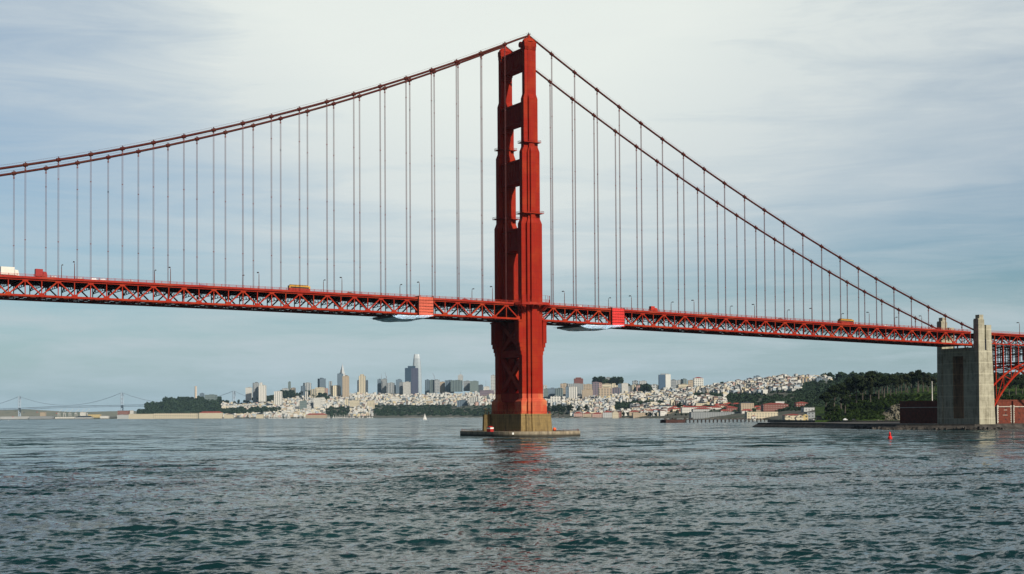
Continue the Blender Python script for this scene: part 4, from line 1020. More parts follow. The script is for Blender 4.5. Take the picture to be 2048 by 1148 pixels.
wood('harbour_hill_woods', 'dark tree cover on the hill left of the city', [(278, 300, 832, 822, (8050, 8350), 26, 60), (292, 345, 830, 806, (8050, 8550), 26, 200), (330, 440, 828, 796, (8050, 8600), 26, 380), (400, 440, 800, 812, 8500, 22, 30), (430, 560, 826, 816, (7800, 8100), 20, 150), (560, 650, 795, 783, 9000, 24, 60), (505, 560, 798, 792, 8900, 24, 30), (625, 660, 797, 788, 8700, 22, 20)])
wood('marina_woods', 'dark tree line along the far waterfront', [(650, 700, 833, 816, (6950, 7150), 20, 70), (745, 1000, 832, 819, (6750, 6950), 20, 420), (762, 905, 820, 812, 6980, 19, 120), (960, 1010, 832, 812, 6500, 20, 60), (700, 760, 822, 812, 7200, 16, 30), (1225, 1262, 828, 806, (4300, 4700), 15, 80), (1262, 1330, 814, 804, (4700, 5000), 15, 110), (1385, 1445, 799, 789, 4900, 16, 90), (1340, 1385, 812, 803, 4600, 13, 40), (1187, 1245, 765, 757, 6000, 22, 40), (1252, 1300, 778, 770, 5900, 18, 30), (1090, 1240, 815, 800, 5200, 11, 40), (1420, 1462, 812, 804, 3900, 13, 40)])
wood('street_trees', 'dark street trees and gardens scattered between the far houses', [(440, 640, 826, 800, 0, 11, 170), (640, 1000, 816, 792, 0, 11, 330), (1080, 1240, 826, 795, 0, 11, 260), (1240, 1460, 815, 782, 0, 10, 330), (1440, 1660, 784, 764, 0, 9, 160), (1255, 1530, 826, 812, 0, 8, 150), (1090, 1240, 830, 822, 0, 7, 50)])
wood('park_woods', 'dark woodland climbing the hill behind the barracks', [(1450, 1660, 822, 792, (3300, 4300), 15, 560), (1462, 1500, 795, 786, 4400, 15, 60), (1500, 1530, 792, 783, 4500, 15, 40), (1530, 1600, 786, 780, 4600, 13, 30), (1590, 1680, 812, 770, (2900, 3500), 13, 420), (1640, 2060, 800, 748, (2800, 3560), 13, 1300), (1590, 1650, 768, 758, 4700, 13, 50), (1500, 1640, 775, 768, 5000, 11, 60)])
wood('headland_shrubs', 'low shrubs covering the headland slope', [(1652, 1790, 838, 812, (1490, 1600), 3.0, 260), (1690, 1880, 812, 790, (1560, 1650), 3.2, 300), (1780, 1900, 830, 800, (1510, 1600), 3.0, 220), (1900, 2060, 800, 785, (1560, 1640), 4.0, 120)], M_SHRUB, 1.6)

# ------------------------------------------------------------------ city
def cfac(name, wall, glass=(.05, .07, .09), **k): return facade(name, wall, glass, **k)
PAL = {'white': (.72, .70, .64), 'cream': (.66, .58, .42), 'grey': (.30, .32, .33), 'pale grey': (.50, .51, .50), 'tan': (.48, .38, .27), 'brick red': (.20, .055, .04), 'pink': (.50, .33, .28), 'blue grey': (.16, .22, .28), 'dark': (.07, .09, .11), 'green grey': (.18, .23, .22), 'purple grey': (.20, .15, .18), 'yellow': (.62, .48, .22)}
ROOFC = {'flat': None, 'red': (.28, .05, .035), 'dark': (.06, .06, .065)}
BG = 'large buildings of the distant city'
def block(px0, px1, yt, yb, D, colour, label, name='office_building', roof='flat', ratio=.8, top=None, rot=0, cat='building', group=BG, mast=None, wx=3.4, wz=3.6, fx=.5, fz=.5):
    pm = (px0+px1)/2
    if yb > interp(pm, RIDGE)+3: D = min(D, hit(pm, yb))
    p_ = at(pm, yb, D); wd = (px1-px0)*D/F; hh = (yb-yt)*D/F
    rz = -YAW+rot; ww = wd/(abs(math.cos(rot))+abs(math.sin(rot))*ratio)
    e = empty(name, tuple(p_), rz); tag(e, label, cat, group)
    if wx == 3.4: wx = (5.5, 7.5, 9.5, 12.0)[int(px0*7) % 4]; wz = (5.0, 7.0, 9.0)[int(px1*5) % 3]; fz = (.4, .5, 1.1, .45)[int(px0*3) % 4] if fz == .5 else fz
    m1 = facade(f'facade_{colour}_{wx}_{wz}_{fx}_{fz}', PAL[colour], (.035, .06, .085), wx, wz, fx, fz)
    MB().cbox((0, 0, -22), ww, ww*ratio, hh+22).build('wall', m1, e)
    if roof == 'flat':
        g = MB(); g.cbox((0, 0, hh), ww*.985, ww*ratio*.985, .9); g.cbox((ww*.08, 0, hh+.9), ww*.4, ww*ratio*.4, max(2.2, hh*.05)); g.build('roof', plain('roof_'+colour, tuple(x*.5 for x in PAL[colour]), .9), e)
    else: MB().hip((0, 0, 0), ww+1, ww*ratio+1, hh, min(ww*ratio*.3, 5), 0).build('roof', plain('roof_'+roof, ROOFC[roof], .8), e)
    if top:
        for (f0, f1, dy) in top: 
            g = MB(); g.cbox(((f0+f1)/2*ww-ww/2, 0, hh+.02), (f1-f0)*ww, ww*ratio*.7, dy*D/F); g.build('upper_block', m1, e)
    if mast:
        g = MB(); g.tube([(mast[0]*ww, 0, hh), (mast[0]*ww, 0, hh+mast[1]*D/F)], [1.3, .4], 6); g.build('mast', plain('mast_grey', (.25, .27, .3), .6), e)
    return e
T = .5
CITY = [
 (400, 408, 787, 806, 8600, 'blue grey', 'dark slab at the right shoulder of the wooded hill', {}), (411, 433, 790, 807, 8500, 'green grey', 'grey green office block beside the wooded hill', {}),
 (492, 504, 775.5, 794, 9000, 'white', 'white block left of the two tall white slabs', {}), (505, 519, 766, 798, 8900, 'grey', 'grey slab with dark window edge beside the brightest slab', dict(rot=.3)), (518, 532, 771, 796, 8850, 'white', 'brightest blank white slab on the left of the skyline', dict(top=[(.15, .45, 6)], fx=.15)),
 (549, 564, 783, 802, 8500, 'white', 'white windowed block below the skyline left side', {}), (565, 577, 777, 786, 9100, 'pale grey', 'pale stepped block at the left of the wooded summit', {}), (576.5, 581.5, 764, 785, 9150, 'green grey', 'slim pale tower on the wooded summit', {}), (582, 591, 776, 784, 9100, 'tan', 'tan block at the right of the wooded summit', {}),
 (602, 611, 772, 786, 9000, 'blue grey', 'blue grey block left of the stepped grey one', {}), (606, 623, 766, 784, 9050, 'pale grey', 'grey block with a lighter right half on the left skyline', dict(rot=.4)),
 (610, 616, 783, 793, 8700, 'white', 'small white block with dark stripes below the grey block', {}), (622, 632, 779, 792, 8700, 'cream', 'cream block below the grey skyline block', {}),
 (635, 652, 757.5, 778, 9200, 'blue grey', 'tall blue and white striped tower left of the pyramid', dict(rot=.5, top=[(.35, .6, 2)], wx=7, fz=1.1)), (631, 649, 775.5, 786, 8900, 'cream', 'cream windowed block before the striped tower', {}), (649, 656, 777, 786, 8950, 'pink', 'pink block between two cream blocks', {}), (661, 681, 771.5, 786, 8850, 'cream', 'broad cream block left of the pyramid tower', dict(rot=.5)), (658, 664, 763, 780, 9200, 'pale grey', 'grey narrow block behind the cream blocks', {}),
 (675, 686, 747.5, 785, 8900, 'blue grey', 'dark blue block behind the pyramid base', {}), (685.5, 698, 752.5, 787, 8800, 'tan', 'tall beige slab in front of the pyramid tower', dict(fx=.3)), (690, 697, 799, 814, 8000, 'cream', 'bright yellow block below the pyramid tower', dict(fx=.2)),
 (621, 628, 797, 812, 8000, 'pale grey', 'pale block in the middle slope below the striped tower', {}), (628, 642, 796, 815, 7950, 'white', 'broad white block in the middle slope', {}), (640, 649, 795, 805, 8100, 'white', 'small white block right of the broad white one', {}), (600, 613, 802, 815, 7900, 'green grey', 'grey ribbed block in the lower left slope', {}),
 (718, 731, 752, 786, 9000, 'cream', 'cream stepped tower with a rounded crown', dict(top=[(.2, .75, 3.5)], fx=.25)), (714.5, 718, 761, 781, 9100, 'dark', 'dark edge of a slab left of the cream stepped tower', {}), (731, 736, 761, 780, 9100, 'dark', 'dark slab right of the cream stepped tower', {}),
 (755, 763, 759, 785, 9100, 'blue grey', 'dark blue half tower under a spire', dict(mast=(.5, 12))), (763, 774, 758.5, 786, 9050, 'grey', 'grey tower right of the spire', dict(fx=.3)), (774, 789, 766, 785, 9000, 'pale grey', 'pale block with a dark roof band left of the dark giant', {}), (787, 794, 771, 785, 9100, 'blue grey', 'low blue block left of the rounded glass block', {}),
 (792, 804, 760, 787, 9000, 'blue grey', 'blue glass block with a rounded shoulder', dict(top=[(.3, .8, 2)])), (799, 807, 765, 787, 8900, 'grey', 'grey ribbed slab beside the white striped slab', {}), (806.5, 821, 764.5, 788, 8850, 'white', 'white slab with vertical stripes before the dark giant', dict(wx=2.8, fz=1.1, fx=.4)),
 (850, 859, 760, 783, 9200, 'blue grey', 'blue grey tower right of the rounded glass tower', {}), (858, 868, 760.5, 779, 9300, 'green grey', 'grey block behind the crane', {}), (865, 880, 760, 778, 9100, 'grey', 'grey paired towers with a slanted roof', dict(rot=.5)), (880, 890, 764, 780, 9000, 'tan', 'small cream block between grey towers', {}),
 (890, 908, 761, 779, 8950, 'blue grey', 'dark blue office row left part', {}), (902, 925, 761, 776, 8900, 'green grey', 'dark green grey office row right part', {}), (916, 926, 751, 764, 9300, 'pale grey', 'pale hotel tower with an antenna on the ridge', dict(top=[(.2, .8, 2)], mast=(0, 8))), (927, 940, 762, 775, 9000, 'grey', 'arched roof grey block right of the hotel', {}), (940, 957, 762.5, 777, 8950, 'green grey', 'grey block with green window bands', {}),
 (957, 966, 770, 778, 9000, 'dark', 'low dark block left of the church spire', {}), (967, 979, 773.5, 780, 8900, 'white', 'white church body under the black spire', dict(name='church', mast=(-.1, 13))), (960, 988, 781, 793, 8600, 'purple grey', 'purple brown block below the church spire', {}), (981.5, 990.5, 751, 781, 9000, 'pale grey', 'pale tall tower just left of the bridge tower', {}), (938, 957, 795, 809, 7900, 'white', 'broad white block low on the slope left of the bridge tower', {}), (914, 934, 801, 812, 7700, 'blue grey', 'dark low block in the trees left of the bridge tower', {}), (784, 796, 795, 806, 8200, 'white', 'white block on the slope below the dark giant', {}), (700, 719, 801, 815, 7900, 'cream', 'cream apartment block on the slope below the cream tower', {}), (735, 749, 802, 812, 7800, 'cream', 'wide cream block low on the middle slope', {}), (981, 989, 791, 801, 7700, 'white', 'white block right against the bridge tower left side', {}),
 (1081, 1094, 771, 790, 7500, 'pale grey', 'pale block just right of the bridge tower', {}), (1088, 1097, 778, 800, 7200, 'green grey', 'grey block right of the bridge tower', {}), (1096, 1112, 777, 800, 7100, 'blue grey', 'dark blue block with a pale core right of the tower', {}), (1110, 1126, 777, 797, 7000, 'green grey', 'grey green apartment block right of the tower', {}), (1101, 1121, 793, 810, 6400, 'white', 'bright white block low right of the bridge tower', {}),
 (1121, 1136, 767.5, 785, 7100, 'tan', 'tan block left of the red topped building', {}), (1134, 1168, 768, 786, 7000, 'pale grey', 'broad pale block under the red top', {}), (1148, 1166, 757.5, 769, 7100, 'brick red', 'red domed top floor above the broad pale block', dict(top=[(.2, .8, 2.5)])), (1138, 1154, 774, 791, 6600, 'white', 'bright white square block before the broad pale block', dict(fx=.3)), (1131, 1139, 774, 792, 6700, 'blue grey', 'narrow shaded block left of the bright square block', {}), (1167, 1184, 769, 780, 6900, 'tan', 'tan row between two large blocks', {}), (1164, 1185, 780, 789, 6500, 'tan', 'low tan block on the middle slope', {}),
 (1184.5, 1198, 764.5, 787, 6500, 'purple grey', 'dark brick slab on the ridge', {}), (1191, 1204, 766, 779, 6550, 'pink', 'pink windowed block by the dark brick slab', {}), (1204, 1222, 768, 776, 6500, 'cream', 'cream row below the grey ridge block', {}), (1208, 1223, 755.5, 770, 6700, 'grey', 'grey half of the ridge block among trees', {}), (1221, 1236, 756, 773, 6650, 'cream', 'cream half of the ridge block among trees', {}), (1197, 1223, 776, 789, 6200, 'tan', 'wide brown tan block mid slope', {}), (1222, 1240, 776, 787, 6200, 'purple grey', 'dark brown block mid slope', {}), (1236, 1244, 768, 787, 6300, 'blue grey', 'shaded side tower left of the white tower', {}), (1243, 1256, 767, 787, 6200, 'white', 'white apartment tower mid slope', dict(wx=4.5)), (1255, 1262, 773, 785, 6300, 'grey', 'grey slab right of the white apartment tower', {}),
 (1262, 1273, 770.5, 779, 6300, 'cream', 'cream low block on the ridge', {}), (1265, 1276, 762, 774, 6600, 'grey', 'grey block on the ridge line', {}), (1279, 1293, 762.5, 772, 6600, 'pale grey', 'pale block on the ridge line', {}), (1273, 1280, 771, 779, 6200, 'pink', 'pale orange small block on the ridge', {}), (1301, 1315, 769.5, 778, 6300, 'pale grey', 'pale grey row left of the blue and white tower', {}), (1314, 1325, 771, 781, 6200, 'cream', 'cream block below the blue and white tower', {}),
 (1340, 1352, 760, 778, 6200, 'grey', 'grey slab right of the blue and white tower', {}), (1350, 1366, 761, 770, 6300, 'pale grey', 'pale apartment row on the ridge', dict(rot=.2)), (1362, 1374, 758.5, 772, 6250, 'green grey', 'grey green apartment block on the ridge', dict(rot=.4)), (1356, 1376, 769, 777, 5900, 'cream', 'cream row below the ridge apartments', {}), (1376, 1388, 761, 772, 6300, 'tan', 'tan apartment block left of the red roofed tower', {}), (1387, 1406, 756.5, 774, 6000, 'white', 'white windowed tower with a red roof', dict(roof='red')),
 (1334, 1346, 789, 797, 5200, 'tan', 'tan block mid slope right', {}), (1352, 1371, 788, 794, 5200, 'white', 'long white block mid slope right', {}), (1508, 1520, 752.5, 760, 5600, 'blue grey', 'blue grey block on the right ridge', {}), (1552, 1564, 752, 760, 5500, 'cream', 'cream block on the right ridge line', {}), (1494, 1504, 757, 766, 5500, 'purple grey', 'dark brown house block on the right ridge', {}), (1598, 1617, 757, 767, 5000, 'tan', 'tan apartment row right of the ridge houses', {}), (1611, 1617, 755, 765, 4950, 'yellow', 'sunlit yellow end wall on the ridge', dict(fx=.2)), (1632, 1644, 756, 764, 4700, 'blue grey', 'pale blue house at the right end of the ridge', {}),
 (1556, 1572, 772, 779, 4900, 'cream', 'cream house row on the second terrace', {}), (1568, 1582, 773, 781, 4850, 'pink', 'pink house row on the second terrace', {}), (1580, 1597, 774, 782, 4850, 'white', 'white house row on the second terrace', {}), (1538, 1556, 774, 781, 4900, 'blue grey', 'blue house row on the second terrace', {}), (1526, 1538, 777, 783, 4850, 'white', 'white gabled houses left on the second terrace', dict(roof='dark')),
]
for (a, b_, yt, yb, D, colr, lb, kw) in CITY: block(a, b_, yt, yb, D, colr, lb, **kw)
# landmark towers
def lm(px, yb, D, name, label, cat='tower'):
    e = empty(name, tuple(at(px, yb, D)), -YAW); tag(e, label, cat, BG); return e
e = lm(684.8, 786, 9050, 'pyramid_tower', 'slender white pyramid tower with a needle top'); s_ = 9050/F
m_pyr = facade('facade_pyr', (.55, .56, .56), (.16, .2, .24), 3.0, 3.6, .35, .6)
MB().cbox((0, 0, -20), 17*s_, 17*s_, 20+46*s_, .72, True, .30).build('shaft', m_pyr, e); MB().cbox((0, 0, 46*s_-.1), 4.6*s_, 4.6*s_, 13*s_, .72, True, .03).build('spire', plain('spire_metal', (.5, .52, .54), .4), e)
g = MB(); g.cbox((0, 0, 20*s_), 15*s_, 3*s_, 19*s_, 0, True, .8); g.build('wing', m_pyr, e)
e = lm(823.5, 786, 9000, 'office_tower', 'giant dark blue slab tower under the rounded glass tower'); s_ = 9000/F
m_d = facade('facade_darktower', (.028, .065, .11), (.02, .045, .08), 9.0, 7.0, .3, 1.1)
MB().cbox((-6.6*s_, 0, -20), 12.8*s_, 16*s_, 20+50*s_, .0).build('wall', m_d, e); MB().cbox((6.2*s_, 1*s_, -20), 13.0*s_, 16*s_, 20+49.7*s_).build('wing', facade('facade_darktower2', (.075, .085, .14), (.045, .055, .10), 9.0, 7.0, .3, 1.1), e); MB().cbox((0, 0, 49.5*s_), 14.5*s_, 12*s_, 4.5*s_).build('penthouse', m_d, e)
e = lm(834, 786, 9500, 'glass_tower', 'tallest pale glass tower with rounded tapering top'); s_ = 9500/F
m_gl = facade('facade_glass', (.42, .47, .50), (.20, .27, .33), 5.0, 4.0, .5, .4, rough=.35)
def rr(hw, n=24): return [(hw*s_*math.copysign(abs(math.cos(2*math.pi*k/n))**.6, math.cos(2*math.pi*k/n)), hw*s_*math.copysign(abs(math.sin(2*math.pi*k/n))**.6, math.sin(2*math.pi*k/n))) for k in range(n)]
MB().loft([(rr(9.6), -20), (rr(9.5), 25*s_), (rr(8.6), 48*s_), (rr(7.4), 62*s_), (rr(6.6), 69*s_)]).build('shaft', m_gl, e); MB().loft([(rr(6.5), 69*s_+.1), (rr(5.9), 74*s_), (rr(5.2), 77.5*s_)]).build('crown', plain('crown_glass', (.55, .6, .63), .3), e)
e = lm(1329.5, 774, 6100, 'apartment_tower', 'tall tower half blue glass and half white on the right ridge'); s_ = 6100/F
MB().cbox((-5.5*s_, 0, -15), 13*s_, 12*s_, 15+24.5*s_).build('glass_wall', facade('facade_blue', (.07, .13, .21), (.03, .06, .11), 3, 3.2, .35, .7), e); MB().cbox((6.3*s_, 0, -15), 10.2*s_, 12.4*s_, 15+25.2*s_).build('white_wall', facade('facade_whiteb', (.74, .73, .68), (.5, .5, .5), 6, 3.2, .1, .2), e)
g = MB(); g.cbox((0, 0, 25.2*s_), 16*s_, 8*s_, 1.5*s_); g.build('roof', plain('roof_w', (.3, .3, .3)), e)
e = lm(391.5, 796, 8550, 'memorial_tower', 'pale round memorial tower on top of the wooded hill'); s_ = 8550/F
g = MB(); g.tube([(0, 0, -15), (0, 0, 22*s_)], [2.4*s_, 2.0*s_], 16); g.build('shaft', plain('coit_wall', (.62, .52, .42), .8), e); g = MB()
for k in range(8): g.cbox((1.9*s_*math.cos(k*.785), 1.9*s_*math.sin(k*.785), 22*s_), .6*s_, .6*s_, 1.8*s_)
g.tube([(0, 0, 22*s_), (0, 0, 23.5*s_)], 1.6*s_, 12); g.build('crown', MATS['coit_wall'], e)
# tower cranes
for i, (px, yb, yt, D, lb) in enumerate(((773, 772, 744, 9000, 'thin tower crane beside the grey tower'), (868.5, 762, 746, 9100, 'tower crane above the paired grey towers'))):
    e = lm(px, yb, D, 'tower_crane', lb, 'crane'); s_ = D/F; g = MB(); g.beam((0, 0, 0), (0, 0, (yb-yt)*s_*.7), 2.2, 2.2, (0, 1, 0)); g.build('mast', plain('crane_steel', (.2, .2, .22), .6), e); g = MB(); g.beam((3*s_*0, 0, (yb-yt)*s_*.55), (-3*s_, 0, (yb-yt)*s_), 1.5, 1.5); g.build('jib', MATS['crane_steel'], e)

# low buildings along the shore (px0, px1, eaves y, base y, distance, wall, roof, label)
LOWB = [
 (308, 394, 826.5, 835.3, 7520, 'cream', 'flat', 'long cream pier shed with two rows of dark windows', 12.), (257.5, 307, 828, 835.6, 7700, 'cream', 'flat', 'cream pier shed with two red doors', 14.), (234, 257, 830, 836, 7990, 'pale grey', 'flat', 'small pale shed left of the cream pier sheds', 12.), (235, 257, 821.5, 827, 8300, 'brick red', 'flat', 'dull red block behind the small pale shed', 9.), (258, 266, 821, 826, 8350, 'white', 'flat', 'white house by the dull red block', 5.),
 (398, 444, 825.6, 834.6, 7350, 'cream', 'red', 'cream shed with a red roof right of the long pier shed', 10.), (448, 466, 829.5, 834.5, 7350, 'cream', 'flat', 'low cream shed near the marina', 8.), (512, 526, 828.5, 834.5, 7200, 'cream', 'dark', 'cream gabled shed at the marina', 6.), (612, 653, 829.5, 834.6, 7050, 'tan', 'red', 'long low pavilion with an orange roof at the marina', 9.),
 (0, 58, 833, 838.3, 8180, 'pale grey', 'flat', 'grey quay shed at the far left', 18.), (58, 104, 832.5, 838.2, 8160, 'grey', 'flat', 'grey quay shed second from the left', 18.), (110, 148, 834, 837.9, 8150, 'white', 'flat', 'low white quay shed in the middle left', 9.), (150, 184, 834.5, 837.6, 8120, 'pale grey', 'dark', 'pale low sheds before the small houses', 9.), (176, 200, 829, 833, 8300, 'yellow', 'flat', 'yellow low block behind the quay', 6.), (160, 170, 824.5, 830, 8400, 'white', 'flat', 'white block by the harbour cranes', 5.), (80, 90, 824.5, 831, 8400, 'tan', 'flat', 'white curved roof hall behind the grey quay sheds', 5.), (200, 216, 832, 836.6, 8100, 'white', 'flat', 'white shed left of the small pale shed', 6.),
 (1225, 1237.4, 825.5, 832, 3950, 'cream', 'gable', 'cream gabled house with six windows on the beach', 4.), (1206, 1225, 824.5, 831.2, 4050, 'pale grey', 'red', 'grey house with a red roof left of the gabled house', 5.), (1234, 1243, 823, 830.5, 4080, 'brick red', 'dark', 'brick red house behind the cream gabled house', 4.),
 (1281, 1335.5, 821.5, 825.8, 4000, 'white', 'red', 'long white barracks with a bright red roof', 8.), (1258, 1281, 823.5, 827, 4020, 'tan', 'red', 'low tan barracks with a red roof left of the long white one', 5.), (1184, 1206, 827.5, 830.5, 4250, 'pink', 'red', 'pink low shed with a red roof on the beach', 5.), (1166, 1184, 827, 830, 4400, 'tan', 'red', 'low shed with a red roof right of the cypresses', 5.), (1148, 1166, 826.5, 829.5, 4550, 'pink', 'red', 'pink low shed beside the lone cypress', 5.),
 (1312, 1350, 812.5, 816.8, 4400, 'white', 'dark', 'long cream hall above the red roofs', 7.), (1336, 1354, 817, 822, 4150, 'brick red', 'red', 'red roofed house between white halls', 4.), (1263, 1296, 814, 818, 4500, 'cream', 'dark', 'cream hall behind the low tan barracks', 6.),
 (1364, 1424, 814.5, 821, 3900, 'white', 'red', 'long white barracks with a thin red roof', 9.), (1386, 1426, 818, 822.5, 3700, 'pale grey', 'red', 'grey windowed barracks before the long white one', 8.), (1392, 1417, 806, 812, 4300, 'cream', 'dark', 'cream gabled hall with a dark roof', 6.), (1372, 1392, 805, 810, 4350, 'purple grey', 'dark', 'dark roofed hall left of the cream one', 6.), (1441, 1455, 803.5, 809, 4200, 'white', 'gable', 'white gabled house before the woods', 4.),
 (1453, 1477, 815.5, 821.5, 3400, 'brick red', 'red', 'brick house with a red hipped roof', 5.), (1482, 1508, 806, 821, 3500, 'tan', 'dark', 'tan hospital block half hidden by a tree', 7.),
 (1527, 1577, 808.5, 819, 3200, 'brick red', 'red', 'three storey red brick barracks with white trim', 9.), (1592, 1617, 806, 812.5, 3200, 'brick red', 'red', 'red brick hall right of the three storey barracks', 6.), (1519, 1528, 813.5, 818.5, 3150, 'cream', 'flat', 'small cream annex left of the brick barracks', 4.),
 (1382, 1494, 824.2, 831.5, 3250, 'grey', 'flat', 'very long grey retaining wall behind the dunes', 9.), (1266, 1382, 825.6, 831.5, 3950, 'tan', 'flat', 'long beige wall behind the row of round trees', 9.), (1494, 1556, 824, 832, 2700, 'cream', 'flat', 'long cream hangar with dark windows', 6.), (1556, 1610, 818.5, 826, 3000, 'pale grey', 'flat', 'grey viaduct wall right of the cream hangar', 6.),
 (1504, 1512, 832.5, 835.8, 2350, 'white', 'red', 'tiny white house with a red roof by the wharf', 3.),
 (1570, 1607, 830.5, 836, 1980, 'cream', 'red', 'cream boathouse with a long dark red roof', 5.), (1606, 1616, 831, 839.6, 1800, 'yellow', 'gable', 'sunlit gabled end of the boathouse', 4.), (1570, 1583, 834, 839.6, 1780, 'cream', 'gable', 'left cream gabled shed by the sea wall', 4.), (1592, 1607, 834, 839.8, 1770, 'cream', 'gable', 'middle cream gabled shed by the sea wall', 4.),
 (1608, 1662, 815.2, 824, 2600, 'pale grey', 'flat', 'pale concrete road viaduct above the boathouse', 5.), (1614, 1648, 824.5, 832, 2200, 'grey', 'flat', 'grey wall below the concrete viaduct', 5.), (1633.5, 1643.5, 833.5, 840, 1620, 'tan', 'dark', 'dark domed shelter by the road', 4.),
]
for (a, b_, ye, yb, D, wc, rf, lb, ratio_k) in LOWB:
    pm = (a+b_)/2
    if 500 < pm < 1610 and yb < 826: D = min(hit(pm, yb), hit(a, yb), hit(b_, yb))
    p_ = at(pm, yb, D); wd = (b_-a)*D/F; hh = (yb-ye)*D/F; dp = min(wd*.8, 22+ratio_k)
    e = empty('shed' if 'shed' in lb or 'hall' in lb else 'retaining_wall' if 'wall' in lb else 'low_building', tuple(p_), -YAW); tag(e, lb, 'wall' if 'wall' in lb.split()[:5] else 'building', 'low buildings along the far shore')
    mm = facade('long_shed', PAL['cream'], (.06, .06, .06), 9.3, 8.2, .5, .45) if 'two rows' in lb else facade(f'low_{wc}', PAL[wc], (.42, .38, .34) if wc == 'brick red' else (.06, .07, .08), 5.2, 4.2, .38, .42)
    MB().cbox((0, dp/2, -6), wd, dp, hh+6).build('wall', mm, e)
    if rf == 'flat': MB().cbox((0, dp/2, hh), wd+.6, dp+.6, .8).build('roof', plain('lowroof_'+wc, tuple(x*.45 for x in PAL[wc]), .8), e)
    elif rf == 'gable':
        g = MB(); rh = wd*.30; g.add([(x, y, z) for y in (-.5, dp) for x, z in ((-wd/2-.5, hh-.2), (wd/2+.5, hh-.2), (0, hh+rh))], [(0,1,2), (5,4,3), (0,3,4,1), (1,4,5,2), (2,5,3,0)]); g.build('roof', mm, e)
    else:
        MB().hip((0, dp/2, 0), wd+1.2, dp+1.2, hh, min(dp*.28, (3.2 if D > 3000 else 3.0)*D/F*.9)).build('roof', plain('roof_'+rf, ROOFC[rf], .8), e)
# white dormers/cupola of the brick barracks
p_ = at(1560, 805.5, 3215); cup = empty('roof_pavilion', tuple(p_), -YAW); tag(cup, 'white windowed pavilion on the roof behind the brick barracks', 'building'); MB().cbox((0, 3, -14), 19, 6, 17).build('wall', facade('low_white2', (.75, .73, .68), (.1, .1, .1), 2.5, 3, .5, .5), cup)

# houses by the thousand: largest as objects, the rest one mass
HC = [('white', (.74, .72, .66)), ('cream', (.70, .62, .46)), ('pale grey', (.52, .52, .50)), ('tan', (.50, .40, .29)), ('pink', (.58, .38, .32)), ('pale blue', (.42, .50, .56)), ('yellow', (.66, .54, .30)), ('dark grey', (.12, .14, .15)), ('brown', (.20, .13, .10))]
HM = {}
for nm, c in HC: HM[nm] = facade('house_'+nm, c, (.05, .06, .07), 2.6, 3.1, .42, .45, roof=tuple(x*.6+.05 for x in c))
def blocked(px, y):
    if 1120 < px < 1300 and y < 789: return True
    if random.random() < .10: return True
   # woods and open ground hold no houses
    for a, b_, ya, yb in ((-50, 300, 700, 829), (280, 440, 700, 833), (745, 1000, 811, 834), (1225, 1262, 806, 826), (1262, 1330, 804, 814), (1385, 1445, 788, 799), (1450, 1530, 790, 840), (1530, 1700, 784, 840), (1600, 1800, 764, 800), (650, 700, 816, 834), (1330, 1450, 812, 833), (1090, 1140, 812, 833)):
        if a < px < b_ and ya < y < yb: return True
    return False
cand = []
random.seed(5)
for k in range(26000):
    px = random.uniform(435, 1660); d0, dr = shoreD(px), ridgeD(px); t_ = random.uniform(.06, 1.03)
    D = d0+(dr-d0)*t_; D = round(D/34)*34+random.uniform(-4, 4); z = cityz(px, D)
    p_ = ptz(px, z, D); v = p_-_C; y_ = 574+SY-F*(v@_U)/(v@_d)
    if blocked(px, y_): continue
    if D > dr*1.02: continue
    wd = random.choice((8, 9, 10, 12, 14, 20)); hh = random.choice((7, 8.5, 9.5, 11, 13))*(1.25 if random.random() < .12 else 1)
    if px < 1100 and random.random() < .05: wd *= 1.5; hh *= 1.5
    c = random.choices(range(len(HC)), (34, 18, 17, 7, 3, 9, 2, 13, 4))[0]
    cand.append((wd*hh/D/D*1e6, px, D, tuple(p_), wd, random.uniform(9, 16), hh, c, random.random() < .45, random.choice((-.25, -.25+math.pi/2))+random.gauss(0, .02), y_))
    if len(cand) > 7400: break
cand.sort(reverse=True)
RR = []
for k in range(46):
    px = random.uniform(1262, 1530); y_ = random.uniform(812, 827); D = hit(px, y_); RR.append((px, D))
for k, (px, D) in enumerate(RR):
    e = empty('barracks', tuple(ptz(px, landz(px, D), D)), -YAW+random.choice((0, .3, 1.3))); L_ = random.uniform(14, 30); c = random.choice(('white', 'cream', 'tan')); z_ = 'left' if px < 1340 else 'middle' if px < 1430 else 'right'
    MB().cbox((0, 0, -8), L_, 10, 13).build('wall', facade(f'low_{c}', PAL[c], (.06, .07, .08), 5.2, 4.2, .38, .42), e); MB().hip((0, 0, 0), L_+1, 11, 5, 3.4).build('roof', plain('roof_red', ROOFC['red'], .8), e)
    tag(e, f"{'long' if L_ > 22 else 'short'} {c} barracks with a red roof in the {z_} of the shore quarters", 'house', f'red roofed barracks in the {z_} of the shore quarters')
def zone(px, y):
    s_ = [(560, 'left of the wooded summit'), (660, 'between the wooded summit and the pyramid'), (740, 'below the pyramid and cream tower'), (850, 'below the dark giant tower'), (935, 'below the green grey offices'), (1000, 'left beside the bridge tower'), (1140, 'right beside the bridge tower'), (1230, 'below the red topped building'), (1320, 'left of the blue and white tower'), (1420, 'below the red roofed white tower'), (1500, 'left end of the right ridge'), (1600, 'middle of the right ridge'), (9999, 'right end of the right ridge')]
    zn = [b_ for a, b_ in s_ if px < a][0]; r0 = interp(px, RIDGE); f_ = (y-r0)/(832-r0)
    return ('high on the slope' if f_ < .3 else 'halfway up the slope' if f_ < .62 else 'low on the slope')+' '+zn
NI = 235
HMESH = {}
